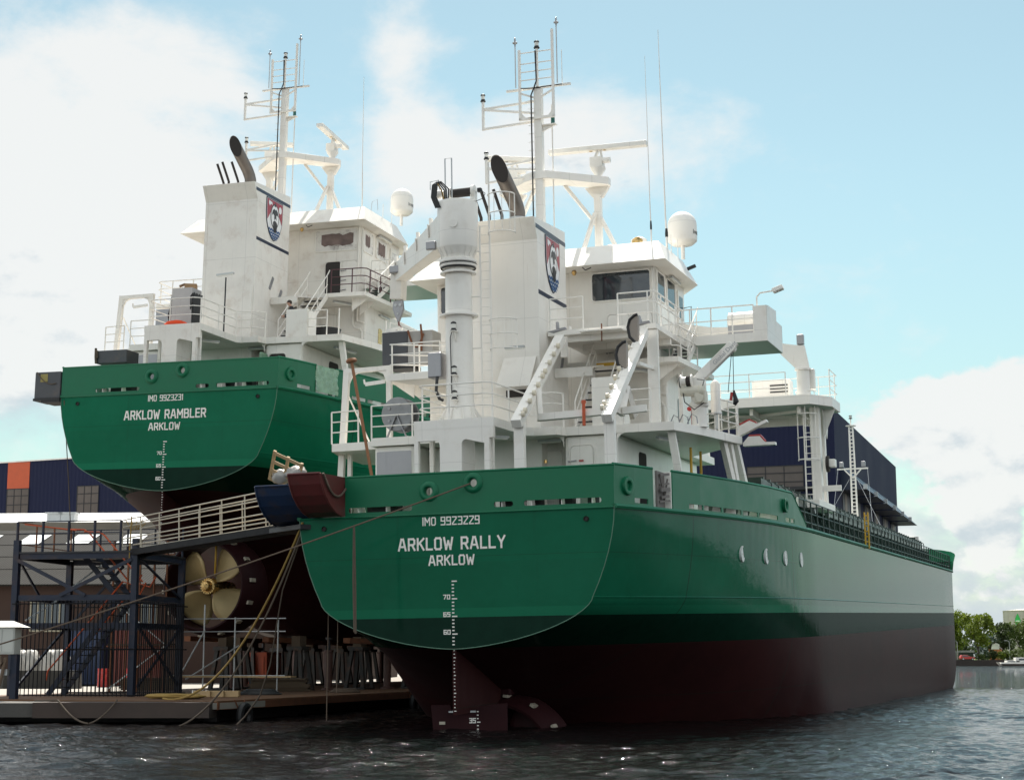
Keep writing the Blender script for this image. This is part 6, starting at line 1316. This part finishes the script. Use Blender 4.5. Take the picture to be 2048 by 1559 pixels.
for i in range(6):
    y = 3.0 + i * 7.9; z = 17.9 - GZ; L = 6.6
    o = MB().add([(0.002, y, z), (2.5, y, z), (0.002, y, z + 2.5), (.002, y + L, z), (2.5, y + L, z), (.002, y + L, z + 2.5)], [(0, 1, 2), (3, 5, 4), (0, 3, 4, 1), (1, 4, 5, 2), (0, 2, 5, 3)]).build('awning', NAVYP, hall)
    MB().box(2.15, 2.52, y - .04, y + .3, z + .02, z + .5).build('white_marker', GALV, o)
    d = MB().box(.002, .06, y + 1, y + L - 1, 0, z - .02).build('tall_door', mat('dark_door_panel', (.06, .055, .06), .5), hall); MB().box(.062, .1, y + 2.2, y + 3.6, 0, z - .1).build('translucent_strip', mat('translucent_strip', (.30, .25, .20), .6), d)
gs = at(1772, 1040, 170); o = thing('green_silo', 'dark green steel tank with a red emblem beside the hall doors', 'tank', (gs.x, 168, GZ), -hx)
MB().box(-2.4, 2.4, 0, 4, 0, 13.5).build('tank_body', DGREEN, o, bevel=.1); MB().box(2.42, 2.7, -.1, .3, 0, 13.5).build('white_pipe', WHITE, o)
MB().lathe([(.02, 0), (.5, .01), (.55, .02), (.55, .05)], (.3, -.03, 8.2), (0, -1, 0), 16).build('red_emblem', REDP, o); MB().box(.05, .55, -.1, -.085, 7.75, 8.2).build('emblem_white', WHITE, o)
# low workshop with corrugated roof
def corr(name, col, scale, axis):
    return ribbed(name, col, scale, var=.16, rough=.85, axis=axis, depth=.05)
ROOFM = corr('fibre_cement_roof', (.025, .0225, .019), .18, 0)
BRICK = mat('brown_brick', (.055, .030, .022), .9, var=.2, scale=.6, bump=.4, bscale=12)
ws = thing('workshop', 'low brown brick workshop with a grey corrugated roof and skylights behind the stair tower', 'workshop', (-43, 100, GZ), rad(-6))
MB().box(0, 27, 0, .3, 0, 5.75).box(26.7, 27, .3, 12, 0, 5.75).box(0, .3, .3, 12, 0, 5.75).build('wall', BRICK, ws)
rf = MB(); rf.add([(-.4, -.55, 5.7), (27.5, -.55, 5.7), (27.5, 12, 9.85), (-.4, 12, 9.85), (-.4, -.55, 5.6), (27.5, -.55, 5.6), (27.5, 12, 9.75), (-.4, 12, 9.75)], [(0, 1, 2, 3), (4, 7, 6, 5), (0, 4, 5, 1), (1, 5, 6, 2), (2, 6, 7, 3), (3, 7, 4, 0)])
rfo = rf.build('corrugated_roof', ROOFM, ws)
sl = lambda y: 5.7 + (y + .55) * 4.15 / 12.55
for k in (2.6, 5.4, 8.2, 10.9):
    MB().box(-.35, 27.45, k, k + .05, sl(k) - .02, sl(k) + .04).build('sheet_lap', mat('lap_joint', (.07, .065, .06), .9, var=.5, scale=3), rfo)  # narrow grey strip where the roof sheets overlap
for i in range(7):
    x = 3.6 + i * 3.3; y0, y1 = 8.3, 10.6
    MB().add([(x, y0, sl(y0) + .05), (x + 1.5, y0, sl(y0) + .05), (x + 1.5, y1, sl(y1) + .05), (x, y1, sl(y1) + .05)], [(0, 1, 2, 3)]).build('skylight', mat('white_skylight', (.78, .78, .75), .3), rfo)
for i in range(4):
    x = 4.0 + i * 5.4; wd = MB().box(x, x + 2.2, -.04, .0, 3.0, 4.7).build('window', GLASS, ws); r = MB()
    for k in range(6): r.box(x + k * .44 - .04, x + k * .44 + .04, -.09, -.04, 3.0, 4.7)
    r.box(x, x + 2.2, -.095, -.04, 4.66, 4.75).box(x, x + 2.2, -.095, -.04, 2.95, 3.04).build('frame', mat('cream_window_frame', (.34, .30, .21), .5), wd)
bw = thing('flat_roof_workshop', 'long brown workshop with a bright white roof between the corrugated roof and the navy hall', 'workshop', (-62, 116, GZ), rad(-4))
MB().box(0, 52, 0, 18, 0, 10.4).build('wall', mat('brown_cladding', (.055, .032, .026), .7, var=.15), bw)
wr = MB().add([(-.3, -.5, 10.55), (52, -.5, 10.55), (52, 17, 12.75), (-.3, 17, 12.75), (-.3, -.5, 10.45), (52, -.5, 10.45), (52, 17, 12.65), (-.3, 17, 12.65)], [(0, 1, 2, 3), (4, 7, 6, 5), (0, 4, 5, 1), (1, 5, 6, 2), (2, 6, 7, 3), (3, 7, 4, 0)]).build('white_roof', mat('white_roofing', (.78, .77, .74), .6, var=.03), bw)
MB().box(-.3, 52, -.56, -.5, 9.6, 10.58).build('fascia', mat('weathered_fascia', (.22, .19, .15), .8, var=.2), bw)
for px in (78, 106):
    P_ = at(px, 1040, 112); q_ = bw.matrix_world.inverted() @ P_; MB().box(q_.x - .5, q_.x + .5, 1.0, 1.8, 10.6, 11.3).box(q_.x - .62, q_.x + .62, .9, 1.9, 11.3, 11.4).build('roof_vent', GALV, wr)
P_ = at(245, 1015, 110); q_ = bw.matrix_world.inverted() @ P_; MB().bar((q_.x, 5, 11.2), (q_.x, 5, 14.4), .25).build('flue', DSTEEL, wr)
# ================================================================== far bank
MB().plate([(60, 478), (700, 470), (1500, 2500), (-400, 2500), (-200, 700)], (0, 0, -1.0), (), lambda x, y: (x, y, 1.55)).build('far_bank', mat('bank_grass', (.10, .15, .035), .95, var=.3, scale=.1))['kind'] = 'structure'
MB().box(60, 700, 476.5, 478.2, -.5, 1.7).build('bank_revetment', mat('dark_bank_piling', (.035, .028, .024), .9, var=.3, scale=.2))['kind'] = 'structure'
def leafmat(name, col, col2):
    m = bpy.data.materials.new(name); m.use_nodes = True; t = m.node_tree; b = t.nodes['Principled BSDF']; b.inputs['Roughness'].default_value = .6
    co = N(t, 'ShaderNodeTexCoord').outputs['Object']; q = N(t, 'ShaderNodeMix', data_type='RGBA'); t.links.new(noise_n(t, co, .9, 3, .6).s, q.inputs[0]); q.inputs[6].default_value = (*col, 1); q.inputs[7].default_value = (*col2, 1)
    t.links.new(q.outputs[2], b.inputs['Base Color'])
    tr = N(t, 'ShaderNodeBsdfTranslucent'); t.links.new(q.outputs[2], tr.inputs[0]); ms = N(t, 'ShaderNodeMixShader'); ms.inputs[0].default_value = .35
    t.links.new(b.outputs[0], ms.inputs[1]); t.links.new(tr.outputs[0], ms.inputs[2]); t.links.new(ms.outputs[0], t.nodes['Material Output'].inputs[0]); return m
LF1 = leafmat('spring_leaves', (.085, .13, .012), (.19, .235, .02)); LF2 = leafmat('dark_leaves', (.030, .050, .014), (.060, .085, .022)); LF3 = leafmat('mid_leaves', (.055, .085, .018), (.105, .14, .03))
BARK = mat('bark', (.05, .038, .028), .9)
def tree(label, px, py_base, Y, h, r, lm, seed, trunk=.3, squash=1.0, cat='tree', group='trees on the far bank', name='tree', n=2600, leaf=.42):
    rr = random.Random(seed); P_ = at(px, py_base, Y); z0 = 1.55
    o = thing(name, label, cat, (P_.x, Y, z0), 0, group)
    cz = h * (trunk + (1 - trunk) / 2); rz = h * (1 - trunk) / 2
    if trunk > .05:
        m = MB().tube([(0, 0, -.3), (.1, 0, h * trunk * .6), (0, .1, h * trunk + rz * .5)], .3, 8, rads=[.34, .27, .12])
        for k in range(5):
            a = rr.uniform(0, 6.28); m.tube([(0, 0, h * trunk * .8), (math.cos(a) * r * .55, math.sin(a) * r * .55, cz + rr.uniform(-.2, .5) * rz)], .1, 6, rads=[.13, .04])
        m.build('trunk', BARK, o, smooth=True)
    cl = [(rr.gauss(0, .42) * r, rr.gauss(0, .42) * r, cz + rr.uniform(-.75, .8) * rz) for _ in range(26)]
    vs, fs = [], []
    for i in range(n):
        c = V(rr.choice(cl)); u = V((rr.gauss(0, 1), rr.gauss(0, 1), rr.gauss(0, 1))).normalized() * (rr.random() ** .4)
        p = c + V((u.x * r * .34, u.y * r * .34, u.z * rz * .34))
        q = V((p.x / r, p.y / r, (p.z - cz) / rz)); 
        if q.length > 1.06: p = V((q.normalized().x * r, q.normalized().y * r, cz + q.normalized().z * rz)) * 1.0 + u * .25
        nrm = V((rr.gauss(0, 1), rr.gauss(0, 1), rr.gauss(.4, 1))).normalized(); a = nrm.orthogonal().normalized(); b = nrm.cross(a); s = leaf * rr.uniform(.5, 1.2); k = len(vs)
        vs += [tuple(p + a * s), tuple(p + b * s * .7), tuple(p - a * s), tuple(p - b * s * .7)]; fs.append((k, k + 1, k + 2, k + 3))
    mb = MB(); mb.v, mb.f = vs, fs; mb.build('crown', lm, o, fix=False); return o
tree('bright spring green tree close to the bow with a broad rounded crown', 1957, 1318, 490, 14.0, 5.2, LF1, 3, .26, n=3600)
tree('tall yellow green tree half hidden behind the ship bow', 1915, 1318, 500, 15.2, 4.6, LF1, 4, .18)
tree('dark green dense tree below the storage tank', 2004, 1318, 505, 11.0, 4.4, LF2, 5, .15)
tree('mid green tree at the right edge of the picture', 2046, 1318, 515, 12.6, 5.0, LF3, 6, .15)
tree('low dark tree filling the gap under the tall bright trees', 1928, 1318, 520, 5.5, 4.0, LF2, 8, .1, n=1500)
for i, (px, lm, h, r, lab) in enumerate(((1982, LF2, 3.0, 1.8, 'small dark shrub left of the little house'), (2004, LF1, 2.6, 2.2, 'bright green shrub right of the little house'), (2014, LF3, 2.8, 2.0, 'mid green shrub beside the white motor boat'), (2034, LF3, 3.4, 2.6, 'olive shrub behind the white motor boat cabin'), (1965, LF3, 1.6, 1.8, 'low shrub at the foot of the bright spring green tree'))):
    tree(lab, px, 1318, 486, h, r, lm, 20 + i, 0, 1, 'shrub', 'shrubs on the far bank', 'shrub', 900, .26)
tb = random.Random(44); vs, fs = [], []  # tree belt out of view, added for its reflection in the hull side
for i in range(5200):
    u = tb.random(); p = V((190 + 560 * u, 505 - 250 * u * u, 1.5 + abs(tb.gauss(0, .5)) * 9 * (.75 + .35 * math.sin(u * 40)))) + V((tb.gauss(0, 3), tb.gauss(0, 6), 0)); nr = V((tb.gauss(0, 1), tb.gauss(0, 1), tb.gauss(0, 1))).normalized(); a = nr.orthogonal().normalized(); b = nr.cross(a); s = tb.uniform(.8, 1.8); k = len(vs)
    vs += [tuple(p + a * s), tuple(p + b * s), tuple(p - a * s), tuple(p - b * s)]; fs.append((k, k + 1, k + 2, k + 3))
mb_ = MB(); mb_.v, mb_.f = vs, fs; tag(mb_.build('unseen_tree_belt', LF2, fix=False), 'unseen belt of dark green trees added along the far bank for its reflection', 'unseen_tree_belt', None, 'stuff')
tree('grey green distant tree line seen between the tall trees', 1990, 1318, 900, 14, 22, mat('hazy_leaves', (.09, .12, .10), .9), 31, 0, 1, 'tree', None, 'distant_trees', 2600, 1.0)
P_ = at(1990, 1312, 496); hs = thing('house', 'small orange brick house with a white gable between the trees', 'house', (P_.x, 496, 1.55), rad(-20))
MB().box(-1.7, 1.7, 0, 5, 0, 3.2).build('wall', mat('orange_brick', (.42, .16, .06), .8, var=.15), hs); MB().plate([(-1.0, -.06, 3.2), (1.35, -.06, 3.2), (1.4, -.06, 4.6), (.6, -.06, 5.0), (-.7, -.06, 4.6)], (0, .05, 0)).build('white_gable', WHITE, hs)
MB().add([(-2, -.2, 3.2), (-2, 5.2, 3.2), (0, 5.2, 5.1), (0, -.2, 5.1), (2, -.2, 3.2), (2, 5.2, 3.2)], [(0, 1, 2, 3), (3, 2, 5, 4)]).build('roof', mat('dark_roof_tiles', (.06, .045, .04), .8), hs)
MB().box(-1.2, -.6, -.03, 0, 1.0, 2.2).build('window', GLASS, hs)
sh = at(1938, 1308, 500); o = thing('shed', 'low grey green shed roof under the trees behind the red car', 'shed', (sh.x, 503, 1.55), 0); MB().box(-2.2, 2.2, 0, 4, 0, 2.3).build('wall', DGREEN, o); MB().box(-2.4, 2.4, -.3, 4.3, 2.3, 2.9).build('roof', STEEL, o)
def car(px, Y, label):
    P_ = at(px, 1318, Y); o = thing('parked_car', label, 'car', (P_.x, Y, 1.6), rad(2))
    prof = [(-2.1, .3), (-2.15, .8), (-2.0, 1.0), (-1.75, 1.42), (-.2, 1.46), (.75, .98), (1.9, .85), (2.1, .55), (2.05, .3)]
    b = MB().plate([(x, 0, z) for x, z in prof], (0, 1.7, 0)).build('body', REDP, o, bevel=.06); MB().plate([(x, -.012, z) for x, z in ((-1.7, 1.0), (-1.55, 1.34), (-.25, 1.38), (.5, 1.0))], (0, .008, 0)).build('side_windows', GLASS, b)
    for x in (-1.35, 1.35): w = MB().lathe([(.2, 0), (.33, .02), (.33, .2), (.2, .22)], (x, -.05, .33), (0, 1, 0), 18).build('wheel', BLACK, o, smooth=True); MB().lathe([(.19, -.005), (.19, .01)], (x, -.06, .33), (0, 1, 0), 14).build('rim', GALV, w)
    return o
car(1936, 482, 'red parked car under the trees on the far bank')
P_ = at(2034, 1325, 472); mbt = thing('motor_boat', 'white motor cruiser moored along the far bank', 'motor boat', (P_.x, 472, 0), 0)
hp_ = [(-5.2, .9), (-4.6, .15), (4.6, .15), (4.9, .8)]
MB().grid([[(x, y * k, z) for x, z in ((-5.4, 1.05), (-4.6, .1), (4.6, .1), (4.9, .95))] for y, k in ((-1.5, .7), (-1.5, 1), (1.5, 1), (1.5, .7))]).box(-4.9, 4.8, -1.4, 1.4, .6, .98).build('hull', WHITE, mbt)
cb = MB().box(-3.2, .5, -1.2, 1.2, .98, 1.5).box(-.6, 3.2, -1.2, 1.2, 1.0, 2.3).build('cabin', WHITE, mbt, bevel=.08); MB().box(-2.8, -.9, -1.22, -1.2, 1.12, 1.36).box(.2, 2.8, -1.22, -1.2, 1.55, 2.1).build('cabin_windows', GLASS, cb)
P_ = at(2052, 1240, 800); tk = thing('storage_tank', 'large pale storage tank with a green drop emblem behind the trees', 'storage tank', (P_.x, 800, 1.5), 0)
MB().lathe([(10.4, 0), (10.4, 22.6), (10.6, 22.7), (10.6, 23.1), (.5, 24.0)], n=48).build('shell', mat('pale_tank', (.46, .42, .37), .6, var=.05), tk, smooth=True)
r = MB()
for z in (14.5, 16.5, 18.5, 20.5): r.lathe([(10.42, z), (10.5, z + .05), (10.5, z + .12), (10.42, z + .17)], n=48, cap=False)
for k in range(16): r.bar((10.45 * math.cos(k * .393), 10.45 * math.sin(k * .393), 0), (10.45 * math.cos(k * .393), 10.45 * math.sin(k * .393), 22.6), .15)
r.build('rings', mat('pale_tank', (1, 1, 1)), tk)
def onT(u, v, d): a = -math.pi / 2 - .66 + u / 10.4; return ((10.55 + d) * math.cos(a), (10.55 + d) * math.sin(a), 18.0 + v)
lf = [(0, 3.6), (.9, 1.8), (1.35, .3), (1.2, -1.0), (.6, -2.0), (0, -2.6), (-.6, -2.0), (-1.2, -1.0), (-1.35, .3), (-.9, 1.8)]
em = MB().plate([onT(u, v, 0) for u, v in lf], (-.05, -.08, 0)).build('drop_emblem', mat('emblem_green', (.03, .42, .08), .5), tk)
MB().plate([onT(u, v, .06) for u, v in ((-.9, -.35), (.9, -.35), (.9, .35), (-.9, .35))], (-.02, -.03, 0)).build('emblem_band', mat('pale_green_band', (.55, .7, .55), .5), em)
for i, px in enumerate((1915.5, 2020)):
    P_ = at(px, 1318, 484); o = thing('street_lamp', ('thin street lamp between the bow and the red car', 'thin street lamp before the dark tree')[i], 'street lamp', (P_.x, 484, 1.55), 0, 'street lamps on the far bank')
    MB().tube([(0, 0, 0), (0, 0, 5.2), (-.3, 0, 5.5), (-.9, 0, 5.6)], .06, 6).build('pole', GALV, o); MB().box(-1.4, -.8, -.12, .12, 5.55, 5.68).build('lamp_head', GALV, o)
# ================================================================== water
def water():
    m = bpy.data.materials.new('harbour_water'); m.use_nodes = True; t = m.node_tree; b = t.nodes['Principled BSDF']
    b.inputs['Base Color'].default_value = (.007, .006, .006, 1); b.inputs['Roughness'].default_value = .035; b.inputs['IOR'].default_value = 1.33; b.inputs['Specular IOR Level'].default_value = .19
    co = N(t, 'ShaderNodeTexCoord').outputs['Object']
    def layer(sc, st, amp, det=3):
        mpn = N(t, 'ShaderNodeMapping'); t.links.new(co, mpn.inputs[0]); mpn.inputs['Scale'].default_value = (1, st, 1); mpn.inputs['Rotation'].default_value = (0, 0, rad(8)); return noise_n(t, mpn.outputs[0], sc, det, .6, dist=.3) * amp
    h = layer(3.2, 1.6, .026) + layer(8.5, 1.4, .019) + layer(22, 1.2, .004, 2) + layer(.9, 1.6, .015)
    sp_ = N(t, 'ShaderNodeSeparateXYZ'); t.links.new(co, sp_.inputs[0]); h = h * (smooth(X(t, sp_.outputs[1]), 60, 130) * 3.2 + 1)
    bp = N(t, 'ShaderNodeBump'); bp.inputs['Strength'].default_value = 1.0; bp.inputs['Distance'].default_value = 1; t.links.new(h.s, bp.inputs['Height']); t.links.new(bp.outputs[0], b.inputs['Normal'])
    import numpy as np
    rows = [.2, 6, 14, 18]
    while rows[-1] < 130: rows.append(rows[-1] + max(.08, rows[-1] * .0026))
    while rows[-1] < 2600: rows.append(rows[-1] * 1.06)
    rr = np.array(rows); th = np.concatenate([np.linspace(rad(-180), rad(-26), 40)[:-1], np.linspace(rad(-26), rad(26), 760), np.linspace(rad(26), rad(180), 40)[1:]])
    Rg, Tg = np.meshgrid(rr, th, indexing='ij'); Xg = Rg * np.sin(Tg); Yg = Rg * np.cos(Tg)
    z = np.zeros_like(Xg); rs = np.random.RandomState(4)
    for i in range(60):
        lam = .30 * (7.0 ** rs.rand() ** 1.4); k = 2 * np.pi / lam; a = rs.normal(rad(100), .75); ph = rs.rand() * 6.28
        z += .0064 * lam ** .95 * np.sin(k * (Xg * np.cos(a) + Yg * np.sin(a)) + ph)
    gust = .75 + .35 * np.sin(Xg * .11 + Yg * .05 + 1) * np.sin(Yg * .17 - Xg * .03)
    z *= gust * np.clip((130 - Rg) / 60, 0, 1) * np.clip((Rg - 14) / 4, 0, 1) * (np.abs(Tg) < rad(26))
    nr, nt_ = Xg.shape; v = np.stack([Xg, Yg, z], -1).reshape(-1, 3).astype(np.float32)
    i = np.arange(nr - 1)[:, None] * nt_ + np.arange(nt_ - 1)[None]; f = np.stack([i, i + nt_, i + nt_ + 1, i + 1], -1).reshape(-1, 4)[:, ::-1]
    me = bpy.data.meshes.new('water'); me.vertices.add(len(v)); me.vertices.foreach_set('co', v.ravel()); me.loops.add(f.size); me.polygons.add(len(f))
    me.loops.foreach_set('vertex_index', f.ravel().astype(np.int32)); me.polygons.foreach_set('loop_start', np.arange(0, f.size, 4, dtype=np.int32)); me.polygons.foreach_set('loop_total', np.full(len(f), 4, dtype=np.int32))
    me.update(calc_edges=True); me.validate(); me.polygons.foreach_set('use_smooth', [True] * len(f)); me.materials.append(m)
    o = bpy.data.objects.new('water', me); COL.objects.link(o); o['kind'] = 'structure'
water()
